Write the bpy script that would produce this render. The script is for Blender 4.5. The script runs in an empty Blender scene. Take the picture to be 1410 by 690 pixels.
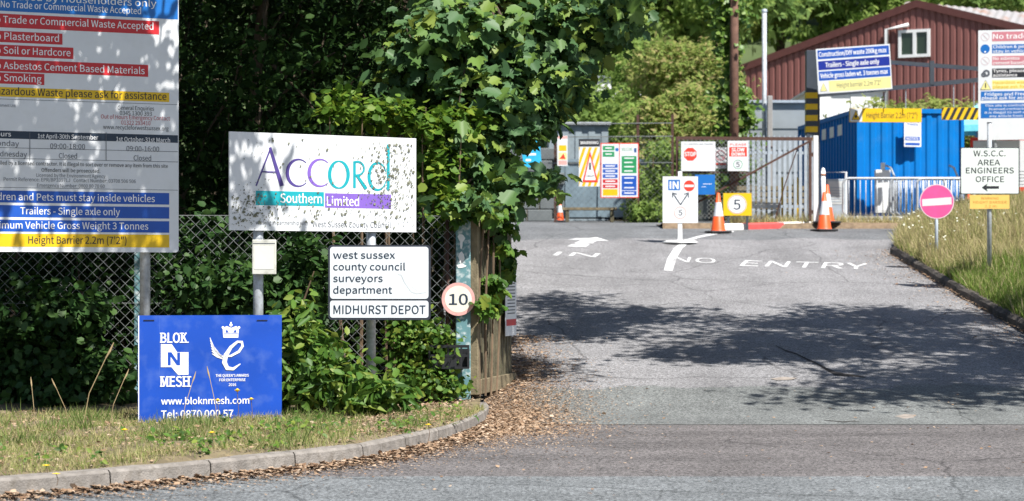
import bpy, math, random
import numpy as np
from mathutils import Vector, Matrix

C = bpy.context.scene.collection
R = math.radians
rng = np.random.default_rng(7)
random.seed(7)

# ------------------------------------------------------------------ camera, sky, sun, exposure
F, CX, HY, EYE = 3000.0, 705.0, 375.0, 1.55
cam_d = bpy.data.cameras.new('camera')
cam = bpy.data.objects.new('camera', cam_d); C.objects.link(cam)
cam.location = (0, 0, EYE); cam.rotation_euler = (R(90), 0, 0)
cam_d.sensor_width = 36; cam_d.lens = F / 1410 * 36; cam_d.shift_y = 30 / 1410
cam_d.clip_start = .1; cam_d.clip_end = 3000
cam_d.dof.use_dof = True; cam_d.dof.focus_distance = 21.6; cam_d.dof.aperture_fstop = 2.9
bpy.context.scene.camera = cam

SUN = Vector((.34, -.45, .826)).normalized()
w = bpy.data.worlds.new('World'); bpy.context.scene.world = w; w.use_nodes = True
nt = w.node_tree
sky = nt.nodes.new('ShaderNodeTexSky'); sky.sky_type = 'NISHITA'; sky.sun_disc = False
sky.sun_elevation = math.asin(SUN.z); sky.sun_rotation = math.atan2(SUN.x, SUN.y)
nt.links.new(sky.outputs[0], nt.nodes['Background'].inputs[0])
nt.nodes['Background'].inputs[1].default_value = .06
sd = bpy.data.lights.new('sun', 'SUN'); sd.energy = 4.6; sd.angle = R(.53); sd.color = (1, .965, .91)
so = bpy.data.objects.new('sun', sd); C.objects.link(so)
so.rotation_euler = SUN.to_track_quat('Z', 'Y').to_euler(); so.location = (20, -20, 40)
vs = bpy.context.scene.view_settings
vs.view_transform = 'Standard'; vs.look = 'None'; vs.gamma = 1; vs.use_curve_mapping = False
vs.exposure = 1.0

# ------------------------------------------------------------------ materials
MATS = {}
def nmat(name):
    m = bpy.data.materials.new(name); m.use_nodes = True
    MATS[name] = m
    return m, m.node_tree, m.node_tree.nodes['Principled BSDF']
def mat(name, col, rough=.6, metal=0., var=.12, scale=6., bump=0., bscale=60., spec=.4, dirt=None, dirt_amt=.0):
    if name in MATS: return MATS[name]
    m, t, b = nmat(name)
    b.inputs['Roughness'].default_value = rough; b.inputs['Metallic'].default_value = metal
    b.inputs['Specular IOR Level'].default_value = spec
    tc = t.nodes.new('ShaderNodeTexCoord')
    n = t.nodes.new('ShaderNodeTexNoise'); n.inputs['Scale'].default_value = scale; n.inputs['Detail'].default_value = 6
    t.links.new(tc.outputs['Object'], n.inputs['Vector'])
    r = t.nodes.new('ShaderNodeValToRGB')
    r.color_ramp.elements[0].position = .3; r.color_ramp.elements[1].position = .7
    r.color_ramp.elements[0].color = (*[c * (1 - var) for c in col], 1)
    r.color_ramp.elements[1].color = (*[min(.95, c * (1 + var)) for c in col], 1)
    t.links.new(n.outputs['Fac'], r.inputs[0]); out = r.outputs[0]
    if dirt:
        n2 = t.nodes.new('ShaderNodeTexNoise'); n2.inputs['Scale'].default_value = scale * 2.3; n2.inputs['Detail'].default_value = 9
        t.links.new(tc.outputs['Object'], n2.inputs['Vector'])
        r2 = t.nodes.new('ShaderNodeValToRGB'); r2.color_ramp.elements[0].position = .5; r2.color_ramp.elements[1].position = .72
        r2.color_ramp.elements[1].color = (dirt_amt,) * 3 + (1,)
        t.links.new(n2.outputs['Fac'], r2.inputs[0])
        mx = t.nodes.new('ShaderNodeMix'); mx.data_type = 'RGBA'
        t.links.new(r2.outputs[0], mx.inputs[0]); t.links.new(out, mx.inputs[6]); mx.inputs[7].default_value = (*dirt, 1)
        out = mx.outputs[2]
    t.links.new(out, b.inputs['Base Color'])
    if bump:
        n3 = t.nodes.new('ShaderNodeTexNoise'); n3.inputs['Scale'].default_value = bscale; n3.inputs['Detail'].default_value = 4
        t.links.new(tc.outputs['Object'], n3.inputs['Vector'])
        bp = t.nodes.new('ShaderNodeBump'); bp.inputs['Strength'].default_value = bump; bp.inputs['Distance'].default_value = .02
        t.links.new(n3.outputs['Fac'], bp.inputs['Height']); t.links.new(bp.outputs[0], b.inputs['Normal'])
    return m
def leafmat(name, cols, trans=.3, rough=.45, spec=.4, tcol=None):
    if name in MATS: return MATS[name]
    m, t, b = nmat(name)
    g = t.nodes.new('ShaderNodeNewGeometry'); r = t.nodes.new('ShaderNodeValToRGB')
    e = r.color_ramp.elements
    e[0].color = (*cols[0], 1); e[1].color = (*cols[-1], 1)
    for i, c in enumerate(cols[1:-1]):
        x = e.new((i + 1) / (len(cols) - 1)); x.color = (*c, 1)
    t.links.new(g.outputs['Random Per Island'], r.inputs[0]); t.links.new(r.outputs[0], b.inputs['Base Color'])
    b.inputs['Roughness'].default_value = rough; b.inputs['Specular IOR Level'].default_value = spec
    if trans:
        tr = t.nodes.new('ShaderNodeBsdfTranslucent')
        hs = t.nodes.new('ShaderNodeHueSaturation'); hs.inputs['Value'].default_value = 1.5; hs.inputs['Hue'].default_value = .495
        t.links.new(r.outputs[0], hs.inputs['Color']); t.links.new(hs.outputs[0], tr.inputs[0])
        mx = t.nodes.new('ShaderNodeMixShader'); mx.inputs[0].default_value = trans
        t.links.new(b.outputs[0], mx.inputs[1]); t.links.new(tr.outputs[0], mx.inputs[2])
        t.links.new(mx.outputs[0], t.nodes['Material Output'].inputs[0])
    return m
def asphalt(name, zones, chip=130., contrast=.5, wob=.35, streak=(1.1, .12, 1)):
    """zones: [(y_limit, colour), ...] in depth order; the laid surfacings meet along slightly ragged seams"""
    m, t, b = nmat(name)
    N = t.nodes.new; L = t.links.new
    tc = N('ShaderNodeTexCoord'); sp = N('ShaderNodeSeparateXYZ'); L(tc.outputs['Object'], sp.inputs[0])
    nw = N('ShaderNodeTexNoise'); nw.inputs['Scale'].default_value = 1.2; nw.inputs['Detail'].default_value = 7; L(tc.outputs['Object'], nw.inputs['Vector'])
    mw = N('ShaderNodeMath'); mw.operation = 'MULTIPLY_ADD'; mw.inputs[1].default_value = wob; mw.inputs[2].default_value = -wob / 2; L(nw.outputs['Fac'], mw.inputs[0])
    yy = N('ShaderNodeMath'); L(sp.outputs['Y'], yy.inputs[0]); L(mw.outputs[0], yy.inputs[1])
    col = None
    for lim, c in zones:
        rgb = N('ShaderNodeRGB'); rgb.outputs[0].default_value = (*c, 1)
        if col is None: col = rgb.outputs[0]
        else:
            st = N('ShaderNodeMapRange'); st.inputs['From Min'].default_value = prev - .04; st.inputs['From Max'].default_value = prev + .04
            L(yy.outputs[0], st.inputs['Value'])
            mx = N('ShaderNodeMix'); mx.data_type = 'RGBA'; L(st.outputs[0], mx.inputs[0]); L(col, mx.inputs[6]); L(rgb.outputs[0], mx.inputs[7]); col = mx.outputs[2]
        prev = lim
    # worn patches + chippings
    np_ = N('ShaderNodeTexNoise'); np_.inputs['Scale'].default_value = .9; np_.inputs['Detail'].default_value = 8; np_.inputs['Roughness'].default_value = .65
    L(tc.outputs['Object'], np_.inputs['Vector'])
    rp = N('ShaderNodeMapRange'); rp.inputs['From Min'].default_value = .3; rp.inputs['From Max'].default_value = .7; rp.inputs['To Min'].default_value = .80; rp.inputs['To Max'].default_value = 1.18
    L(np_.outputs['Fac'], rp.inputs['Value'])
    vo = N('ShaderNodeTexVoronoi'); vo.inputs['Scale'].default_value = chip; L(tc.outputs['Object'], vo.inputs['Vector'])
    bw = N('ShaderNodeSeparateColor'); L(vo.outputs['Color'], bw.inputs[0])
    rc = N('ShaderNodeMapRange'); rc.inputs['To Min'].default_value = 1 - contrast; rc.inputs['To Max'].default_value = 1 + contrast
    L(bw.outputs[0], rc.inputs['Value'])
    nc = N('ShaderNodeTexNoise'); nc.inputs['Scale'].default_value = 35; nc.inputs['Detail'].default_value = 3; L(tc.outputs['Object'], nc.inputs['Vector'])
    rn = N('ShaderNodeMapRange'); rn.inputs['From Min'].default_value = .3; rn.inputs['From Max'].default_value = .7; rn.inputs['To Min'].default_value = .82; rn.inputs['To Max'].default_value = 1.18
    L(nc.outputs['Fac'], rn.inputs['Value'])
    m1 = N('ShaderNodeMath'); m1.operation = 'MULTIPLY'; L(rp.outputs[0], m1.inputs[0]); L(rc.outputs[0], m1.inputs[1])
    m2 = N('ShaderNodeMath'); m2.operation = 'MULTIPLY'; L(m1.outputs[0], m2.inputs[0]); L(rn.outputs[0], m2.inputs[1])
    # tyre-polished streaks along the direction of travel
    mpg = N('ShaderNodeMapping'); mpg.inputs['Scale'].default_value = streak; L(tc.outputs['Object'], mpg.inputs[0])
    ns = N('ShaderNodeTexNoise'); ns.inputs['Scale'].default_value = 1; ns.inputs['Detail'].default_value = 3; L(mpg.outputs[0], ns.inputs['Vector'])
    rs = N('ShaderNodeMapRange'); rs.inputs['From Min'].default_value = .3; rs.inputs['From Max'].default_value = .7; rs.inputs['To Min'].default_value = .86; rs.inputs['To Max'].default_value = 1.12
    L(ns.outputs['Fac'], rs.inputs['Value'])
    m2b = N('ShaderNodeMath'); m2b.operation = 'MULTIPLY'; L(m2.outputs[0], m2b.inputs[0]); L(rs.outputs[0], m2b.inputs[1]); m2 = m2b
    # cracks
    vc = N('ShaderNodeTexVoronoi'); vc.feature = 'DISTANCE_TO_EDGE'; vc.inputs['Scale'].default_value = .33
    wv = N('ShaderNodeMix'); wv.data_type = 'RGBA'; wv.inputs[0].default_value = .25; L(tc.outputs['Object'], wv.inputs[6]); L(nw.outputs['Color'], wv.inputs[7]); L(wv.outputs[2], vc.inputs['Vector'])
    cr = N('ShaderNodeMapRange'); cr.inputs['From Min'].default_value = .001; cr.inputs['From Max'].default_value = .005; cr.inputs['To Min'].default_value = .55; cr.inputs['To Max'].default_value = 1
    L(vc.outputs['Distance'], cr.inputs['Value'])
    m3 = N('ShaderNodeMath'); m3.operation = 'MULTIPLY'; L(m2.outputs[0], m3.inputs[0]); L(cr.outputs[0], m3.inputs[1])
    mc = N('ShaderNodeMix'); mc.data_type = 'RGBA'; mc.blend_type = 'MULTIPLY'; mc.inputs[0].default_value = 1
    cm = N('ShaderNodeCombineColor'); [L(m3.outputs[0], cm.inputs[i]) for i in range(3)]
    L(col, mc.inputs[6]); L(cm.outputs[0], mc.inputs[7]); L(mc.outputs[2], b.inputs['Base Color'])
    b.inputs['Roughness'].default_value = .85; b.inputs['Specular IOR Level'].default_value = .3
    bp = N('ShaderNodeBump'); bp.inputs['Strength'].default_value = .5; bp.inputs['Distance'].default_value = .01
    L(bw.outputs[0], bp.inputs['Height']); L(bp.outputs[0], b.inputs['Normal'])
    return m

WHITE = mat('white_sign_face', (.70, .72, .74), .35, var=.04, scale=3, dirt=(.55, .56, .52), dirt_amt=.25)
WHITEP = mat('white_lettering', (.82, .82, .82), .45, var=.03)
BLACKP = mat('black_lettering', (.022, .024, .03), .5, var=.2)
NAVY = mat('navy_lettering', (.02, .035, .06), .5, var=.1)
GREYP = mat('grey_lettering', (.10, .11, .13), .5, var=.1)
BLUEP = mat('blue_sign_strip', (.012, .085, .42), .4, var=.06)
BLUE2 = mat('bright_blue_strip', (.01, .14, .46), .4, var=.06)
DBLUE = mat('deep_blue_strip', (.012, .03, .28), .4, var=.06)
REDP = mat('red_sign_strip', (.52, .022, .03), .4, var=.06)
REDT = mat('dark_red_lettering', (.42, .02, .04), .5, var=.06)
BRED = mat('bright_red', (.72, .05, .03), .45, var=.06)
YELP = mat('yellow_sign_strip', (.72, .46, .01), .4, var=.06)
PYEL = mat('pale_yellow_strip', (.80, .74, .30), .45, var=.06)
GREENP = mat('green_sign_panel', (.02, .27, .10), .45, var=.06)
PINKS = mat('faded_red_strip', (.55, .20, .24), .5, var=.08)
PINK = mat('faded_pink_sign', (.72, .085, .27), .45, var=.10, scale=5)
PALEP = mat('pale_pink_ring', (.72, .36, .33), .5, var=.15, scale=20)
CREAM = mat('cream_sign_face', (.72, .70, .60), .5, var=.06, scale=8)
TEAL = mat('teal_print', (.01, .33, .38), .4, var=.05)
PURP = mat('violet_print', (.20, .11, .46), .4, var=.05)
DPURP = mat('dark_violet_print', (.075, .05, .22), .4, var=.05)
BANNER = mat('royal_blue_board', (.010, .066, .41), .35, var=.10, scale=2.5, dirt=(.12, .2, .5), dirt_amt=.35)
STEEL = mat('galvanised_steel', (.46, .49, .52), .55, .3, var=.18, scale=14, dirt=(.25, .24, .22), dirt_amt=.5)
STEELM = mat('grey_painted_steel', (.34, .39, .44), .5, .1, var=.12, scale=10)
WIRE = mat('dull_fence_wire', (.23, .245, .24), .5, .4, var=.2, scale=5)
DARKST = mat('dark_grey_steel', (.055, .065, .075), .55, .1, var=.2)
BROWNST = mat('rusty_brown_steel', (.075, .036, .026), .75, var=.35, scale=14)
EDGE = mat('aluminium_edge', (.5, .52, .54), .4, .6)
ALGAE = mat('dried_algae', (.17, .175, .125), .95, var=.5, scale=25)
TEALPAINT = mat('peeling_teal_paint', (.11, .23, .25), .6, var=.12, scale=9, dirt=(.62, .66, .66), dirt_amt=.9)
TIMBER = mat('weathered_timber', (.105, .09, .055), .85, var=.35, scale=9, bump=.4, bscale=40, dirt=(.10, .12, .06), dirt_amt=.6)
TIMBERL = mat('pale_timber', (.19, .155, .095), .85, var=.25, scale=9, bump=.4, bscale=40)
BLKPL = mat('black_plastic', (.018, .019, .022), .4, var=.2)
KERBM = mat('weathered_kerb_concrete', (.225, .205, .185), .9, var=.25, scale=7, bump=.5, bscale=70, dirt=(.13, .115, .095), dirt_amt=.75)
KERBD = mat('dark_mossy_kerb_stone', (.105, .09, .08), .9, var=.35, scale=6, bump=.6, bscale=40, dirt=(.05, .055, .03), dirt_amt=.6)
SOIL = mat('dry_soil', (.16, .115, .075), .95, var=.35, scale=8, bump=.6, bscale=40, dirt=(.24, .18, .11), dirt_amt=.7)
DARKSOIL = mat('woodland_soil', (.07, .055, .035), .95, var=.4, scale=3, dirt=(.08, .09, .035), dirt_amt=.7)
TURF = mat('turf_soil', (.14, .112, .066), .95, var=.35, scale=5, bump=.6, bscale=30, dirt=(.24, .19, .10), dirt_amt=.7)
HILLM = mat('hill_grass', (.06, .085, .03), .95, var=.35, scale=.2)
ORANGE = mat('orange_cone_plastic', (.80, .10, .02), .45, var=.08, dirt=(.6, .12, .04), dirt_amt=.4)
CONEW = mat('reflective_white_sleeve', (.72, .74, .76), .35, var=.06)
RUBBER = mat('black_rubber', (.03, .03, .032), .8)
CONTB = mat('container_blue', (.001, .16, .50), .5, spec=.15, var=.07, scale=2, dirt=(.03, .18, .46), dirt_amt=.4)
SHEDBR = mat('brown_cladding', (.19, .075, .066), .55, var=.10, scale=.7)
SHEDFA = mat('brown_fascia', (.10, .035, .03), .5, var=.1)
RUSTROOF = mat('rusty_grey_roof', (.30, .29, .30), .6, var=.08, scale=.5, dirt=(.30, .14, .08), dirt_amt=.95)
GLASS = mat('dark_window_glass', (.02, .035, .02), .08, var=.3, scale=.9, spec=.7)
UPVC = mat('white_window_frame', (.78, .79, .79), .4, var=.03)
WHWALL = mat('white_painted_wall', (.74, .75, .74), .7, var=.06)
GREYCL = mat('grey_cladding', (.27, .30, .32), .5, .1, var=.1, scale=2)
CONC = mat('grey_concrete', (.30, .29, .28), .9, var=.15, scale=4, bump=.3)
CONCB = mat('grey_concrete_block', (.13, .145, .15), .9, var=.15, scale=3, bump=.3)
POLEW = mat('brown_pole_timber', (.16, .085, .06), .85, var=.25, scale=8, bump=.3)
BARK = mat('bark', (.085, .065, .045), .95, var=.4, scale=9, bump=.7, bscale=25)
TWIG = mat('twig', (.16, .11, .07), .9, var=.3)
LINEW = mat('worn_road_paint', (.60, .60, .60), .8, var=.1, scale=9, dirt=(.24, .235, .24), dirt_amt=.9)
REDK = mat('red_kerb_paint', (.50, .07, .065), .7, var=.18, scale=6)
WHK = mat('white_kerb_paint', (.68, .66, .63), .7, var=.14, scale=6)
TARP = mat('pale_blue_tarpaulin', (.03, .40, .66), .45, var=.1)
TURQ = mat('turquoise_canvas', (.18, .62, .66), .6)
SCREEN = mat('green_debris_netting', (.10, .17, .15), .9)

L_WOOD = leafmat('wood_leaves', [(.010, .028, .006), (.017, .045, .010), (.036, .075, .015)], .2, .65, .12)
L_MAPLE = leafmat('maple_leaves', [(.045, .10, .04), (.065, .135, .055), (.085, .165, .065), (.075, .15, .04), (.13, .22, .045), (.20, .26, .05)], .25, .5, .3)
L_HAZEL = leafmat('hazel_leaves', [(.05, .11, .016), (.085, .17, .02), (.12, .21, .025), (.19, .25, .03)], .32, .55, .25)
L_LAUREL = leafmat('shrub_leaves', [(.035, .08, .015), (.06, .14, .02), (.10, .19, .028), (.2, .25, .04)], .3, .5, .3)
L_IVY = leafmat('ivy_leaves', [(.018, .05, .013), (.03, .075, .018), (.055, .11, .025)], .2, .5, .25)
L_FAR = leafmat('far_leaves', [(.14, .22, .06), (.20, .30, .075), (.28, .37, .10)], .45, .7, .15)
L_FAR2 = leafmat('far_leaves_yellow', [(.19, .24, .065), (.27, .32, .085), (.34, .37, .12)], .45, .7, .15)
L_FAR3 = leafmat('far_leaves_dark', [(.10, .17, .05), (.14, .23, .065), (.20, .29, .08)], .45, .7, .15)
L_BRAM = leafmat('bramble_leaves', [(.14, .21, .05), (.20, .28, .065), (.30, .33, .10), (.36, .29, .14)], .42, .7, .15)
L_BRIGHT = leafmat('bright_ivy_leaves', [(.06, .12, .02), (.10, .19, .03), (.17, .26, .04)], .3, .45)
G_VERGE = leafmat('verge_grass', [(.40, .33, .17), (.48, .41, .23), (.20, .26, .06), (.38, .34, .16), (.15, .22, .045), (.24, .27, .08), (.42, .35, .19), (.13, .20, .04)], .3, .7, .2)
G_BANKG = leafmat('green_bank_grass', [(.10, .17, .03), (.14, .22, .04), (.20, .25, .06)], .35, .7, .2)
G_BANKS = leafmat('straw_bank_grass', [(.22, .25, .07), (.38, .35, .16), (.46, .40, .21), (.42, .33, .21), (.30, .30, .11)], .3, .7, .2)
G_TALL = leafmat('tall_green_grass', [(.09, .15, .035), (.13, .2, .045), (.2, .22, .08)], .35, .6, .25)
LITTER = leafmat('dead_leaves', [(.17, .10, .06), (.29, .185, .115), (.39, .275, .18), (.21, .13, .08), (.50, .39, .29), (.33, .225, .14)], .1, .8, .2)
FLOWERW = mat('white_umbel', (.55, .56, .46), .8)
FLOWERY = mat('yellow_petals', (.78, .52, .01), .6)
STALKM = mat('dry_stalk', (.32, .24, .13), .9)

# ------------------------------------------------------------------ geometry helpers
GD = [-200, 22.2, 23.4, 26, 30, 35, 39, 41.2, 43.5, 46, 49, 55, 70, 90, 140, 200, 400, 900]
GZ = [0, 0, .06, .36, .80, 1.36, 1.83, 2.10, 2.33, 2.50, 2.66, 2.85, 3.0, 6.5, 22, 40, 60, 60]
def gz(d): return float(np.interp(d, GD, GZ))
def P(x, y, d): return Vector(((x - CX) * d / F, d, EYE + (HY - y) * d / F))
def drive_z(x, y): return gz(y)-.02*abs(x-3.2)/3*min(1, max(0, (y-22.1)/3))*(1 if y < 43.5 else 0)+(.004 if y < 23 else 0)
def GP(x, y):
    lo, hi = 5.0, 52.0
    for _ in range(50):
        m = (lo + hi) / 2
        if HY - F * (gz(m) - EYE) / m > y: lo = m
        else: hi = m
    return Vector(((x - CX) * lo / F, lo, gz(lo)))
KX = [-30, -8, -5, -3.5, -2.6, -1.9, -1.3, -.93, -.6, -.4, -.28, -.25]
KD = [12, 13.6, 14.4, 15.1, 16.1, 17.0, 17.9, 19.0, 20.2, 21.4, 22.6, 23.4]
def verge_z(X, d):
    fr = np.interp(X, KX, KD)
    return .145 - .05*max(0, 1-max(0, d-fr-.1)/.15) + .005*max(0, d - fr) + .02 * math.sin(X * 3.1 + d * 1.7) + .012 * math.sin(X * 7.3 - d * 4.1)
def bank_h(s): return float(np.interp(s, [0, .15, .7, 2, 4, 8], [.1, .16, .34, .66, .80, 1.0]))
def bank_x(d): return float(np.interp(d, [15, 24, 27, 39.5, 41, 44, 48], [16, 8.2, 7.0, 6.92, 7.2, 8.0, 9.3]))
def bank_z(X, d): return gz(d) + bank_h(X - bank_x(d)) + .03 * math.sin(X * 2.3 + d * 1.9) * min(1, max(0, X - bank_x(d)))

def sign_font():
    # the sans serif that ships inside Blender; the built-in font if it is not there
    import os
    try: return bpy.data.fonts.load(os.path.join(bpy.utils.system_resource('DATAFILES'), 'fonts', 'Noto Sans CJK Regular.woff2'))
    except Exception: return None
FONT = sign_font()
def txt_mesh(s, bold=0., cache={}):
    k = s
    if k not in cache:
        c = bpy.data.curves.new('lettering', 'FONT'); c.body = s; c.resolution_u = 3
        if FONT: c.font = FONT
        o = bpy.data.objects.new('lettering', c); m = o.to_mesh()
        v = [(p.co.x, p.co.y) for p in m.vertices]; f = [tuple(q.vertices) for q in m.polygons]
        o.to_mesh_clear(); bpy.data.objects.remove(o); bpy.data.curves.remove(c)
        cache[k] = (v, f)
    return cache[k]

CAP = max(p[1] for p in txt_mesh('H')[0]); CAPR = .7
class MB:
    def __init__(s): s.v, s.f, s.m, s.mats = [], [], [], []
    def mi(s, m):
        if m not in s.mats: s.mats.append(m)
        return s.mats.index(m)
    def add(s, vs, fs, m):
        b = len(s.v); s.v += [tuple(p) for p in vs]; i = s.mi(m)
        for f in fs: s.f.append([b + k for k in f]); s.m.append(i)
    def box(s, a, b, m, bev=0.):
        x0, y0, z0 = a; x1, y1, z1 = b
        if bev <= 0:
            s.add([(x0,y0,z0),(x1,y0,z0),(x1,y1,z0),(x0,y1,z0),(x0,y0,z1),(x1,y0,z1),(x1,y1,z1),(x0,y1,z1)],
                  [(0,3,2,1),(4,5,6,7),(0,1,5,4),(1,2,6,5),(2,3,7,6),(3,0,4,7)], m)
        else:
            e = bev
            V = []
            for z, i in ((z0, e), (z0 + e, 0), (z1 - e, 0), (z1, e)):
                V += [(x0+i+(0 if i else e),y0+i,z),(x1-i-(0 if i else e),y0+i,z),(x1-i,y0+i+(0 if i else e),z),(x1-i,y1-i-(0 if i else e),z),
                      (x1-i-(0 if i else e),y1-i,z),(x0+i+(0 if i else e),y1-i,z),(x0+i,y1-i-(0 if i else e),z),(x0+i,y0+i+(0 if i else e),z)]
            fs = [tuple(range(7, -1, -1)), tuple(range(24, 32))]
            for k in range(3):
                for j in range(8): fs.append((k*8+j, k*8+(j+1)%8, (k+1)*8+(j+1)%8, (k+1)*8+j))
            s.add(V, fs, m)
    def plate(s, u0, v0, u1, v1, y0, y1, m, r=0., n=5):
        """flat upright plate with rounded corners, front at y0 (towards the viewer)"""
        pts = []
        if r <= 0: pts = [(u0, v0), (u1, v0), (u1, v1), (u0, v1)]
        else:
            for cx, cy, a in ((u1-r, v0+r, -90), (u1-r, v1-r, 0), (u0+r, v1-r, 90), (u0+r, v0+r, 180)):
                for k in range(n + 1):
                    t = R(a + 90 * k / n); pts.append((cx + r*math.cos(t), cy + r*math.sin(t)))
        s.prism(pts, y0, y1, m)
    def prism(s, pts, y0, y1, m):
        n = len(pts)
        V = [(x, y0, z) for x, z in pts] + [(x, y1, z) for x, z in pts]
        s.add(V, [tuple(range(n)), tuple(range(2*n-1, n-1, -1))] + [(i, n+i, n+(i+1) % n, (i+1) % n) for i in range(n)], m)
    def poly(s, pts, y, m): s.add([(x, y, z) for x, z in pts], [tuple(range(len(pts)))], m)
    def rect(s, u0, v0, u1, v1, y, m): s.poly([(u0, v0), (u1, v0), (u1, v1), (u0, v1)], y, m)
    def disc(s, u, v, r, y, m, n=36, ry=None):
        ry = ry or r
        s.poly([(u + r*math.cos(2*math.pi*k/n), v + ry*math.sin(2*math.pi*k/n)) for k in range(n)], y, m)
    def ring(s, u, v, r0, r1, y, m, n=40, a0=0, a1=360):
        V, fs = [], []
        for k in range(n + 1):
            t = R(a0 + (a1-a0)*k/n); c, q = math.cos(t), math.sin(t)
            V += [(u + r0*c, y, v + r0*q), (u + r1*c, y, v + r1*q)]
        for k in range(n): fs.append((2*k, 2*k+1, 2*k+3, 2*k+2))
        s.add(V, fs, m)
    def stroke(s, pts, ws, y, m):
        V, n = [], len(pts)
        if not hasattr(ws, '__len__'): ws = [ws] * n
        for i, (x, z) in enumerate(pts):
            a = pts[max(0, i-1)]; b = pts[min(n-1, i+1)]
            dx, dz = b[0]-a[0], b[1]-a[1]; l = math.hypot(dx, dz) or 1
            nx, nz = -dz/l*ws[i]/2, dx/l*ws[i]/2
            V += [(x-nx, y, z-nz), (x+nx, y, z+nz)]
        s.add(V, [(2*i, 2*i+2, 2*i+3, 2*i+1) for i in range(n-1)], m)
    def text(s, t, u0, u1, v, cap, y, m, bold=0., align='fit'):
        vv, ff = txt_mesh(t, bold)
        if not vv: return
        xs = [p[0] for p in vv]; a, b = min(xs), max(xs); k = cap / CAP
        if align == 'fit': sx = (u1-u0)/(b-a); o = u0
        elif align == 'l': sx = k; o = u0
        elif align == 'c': sx = k; o = (u0+u1)/2 - (b-a)*k/2
        q = bold*1.5*cap
        for i, (dx, dz) in enumerate(((0, 0), (q, 0), (-q, 0), (0, q*.7), (0, -q*.7)) if bold else ((0, 0),)):
            s.add([(o + dx + (x-a)*sx, y-.00012*i, v + dz + z*k) for x, z in vv], ff, m)
    def tube(s, pts, r, m, n=6, cap=True):
        pts = [Vector(p) for p in pts]; q = len(pts)
        rs = r if hasattr(r, '__len__') else [r]*q
        V, fs = [], []
        prev = None
        for i, p in enumerate(pts):
            t = (pts[min(q-1, i+1)] - pts[max(0, i-1)]).normalized()
            if prev is None:
                a = t.cross(Vector((0, 0, 1)) if abs(t.z) < .9 else Vector((0, 1, 0))).normalized()
            else:
                a = (prev - t*prev.dot(t)).normalized()
            prev = a; b = t.cross(a)
            for k in range(n):
                an = 2*math.pi*(k+.5)/n
                V.append(p + (a*math.cos(an) + b*math.sin(an))*rs[i])
        for i in range(q-1):
            for k in range(n): fs.append((i*n+k, i*n+(k+1) % n, (i+1)*n+(k+1) % n, (i+1)*n+k))
        if cap: fs += [tuple(range(n-1, -1, -1)), tuple(range((q-1)*n, q*n))]
        s.add(V, fs, m)
    def lathe(s, prof, m, n=28, c=(0, 0)):
        V, fs = [], []
        for r, z in prof:
            for k in range(n):
                t = 2*math.pi*k/n; V.append((c[0]+r*math.cos(t), c[1]+r*math.sin(t), z))
        for i in range(len(prof)-1):
            for k in range(n): fs.append((i*n+k, i*n+(k+1) % n, (i+1)*n+(k+1) % n, (i+1)*n+k))
        s.add(V, fs, m)
    def build(s, name, parent=None, smooth=False):
        me = bpy.data.meshes.new(name); me.from_pydata(s.v, [], s.f)
        for m in s.mats: me.materials.append(m)
        me.polygons.foreach_set('material_index', s.m)
        if smooth: me.polygons.foreach_set('use_smooth', [True]*len(s.f))
        me.update()
        o = bpy.data.objects.new(name, me); C.objects.link(o)
        if parent: o.parent = parent
        return o

def tag(o, label=None, cat=None, group=None, kind=None):
    if label: o['label'] = label
    if cat: o['category'] = cat
    if group: o['group'] = group
    if kind: o['kind'] = kind
    return o
def thing(name, label, cat, loc=(0, 0, 0), rz=0., group=None):
    o = bpy.data.objects.new(name, None); C.objects.link(o); o.empty_display_size = .2
    o.location = loc; o.rotation_euler = (0, 0, rz)
    return tag(o, label, cat, group)
def dup(root, loc, rz=None, label=None):
    r = root.copy(); C.objects.link(r); r.location = loc
    if rz is not None: r.rotation_euler = (0, 0, rz)
    if label: r['label'] = label
    for ch in root.children:
        c = ch.copy(); C.objects.link(c); c.parent = r
        for g in ch.children:
            d = g.copy(); C.objects.link(d); d.parent = c
    return r

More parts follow.
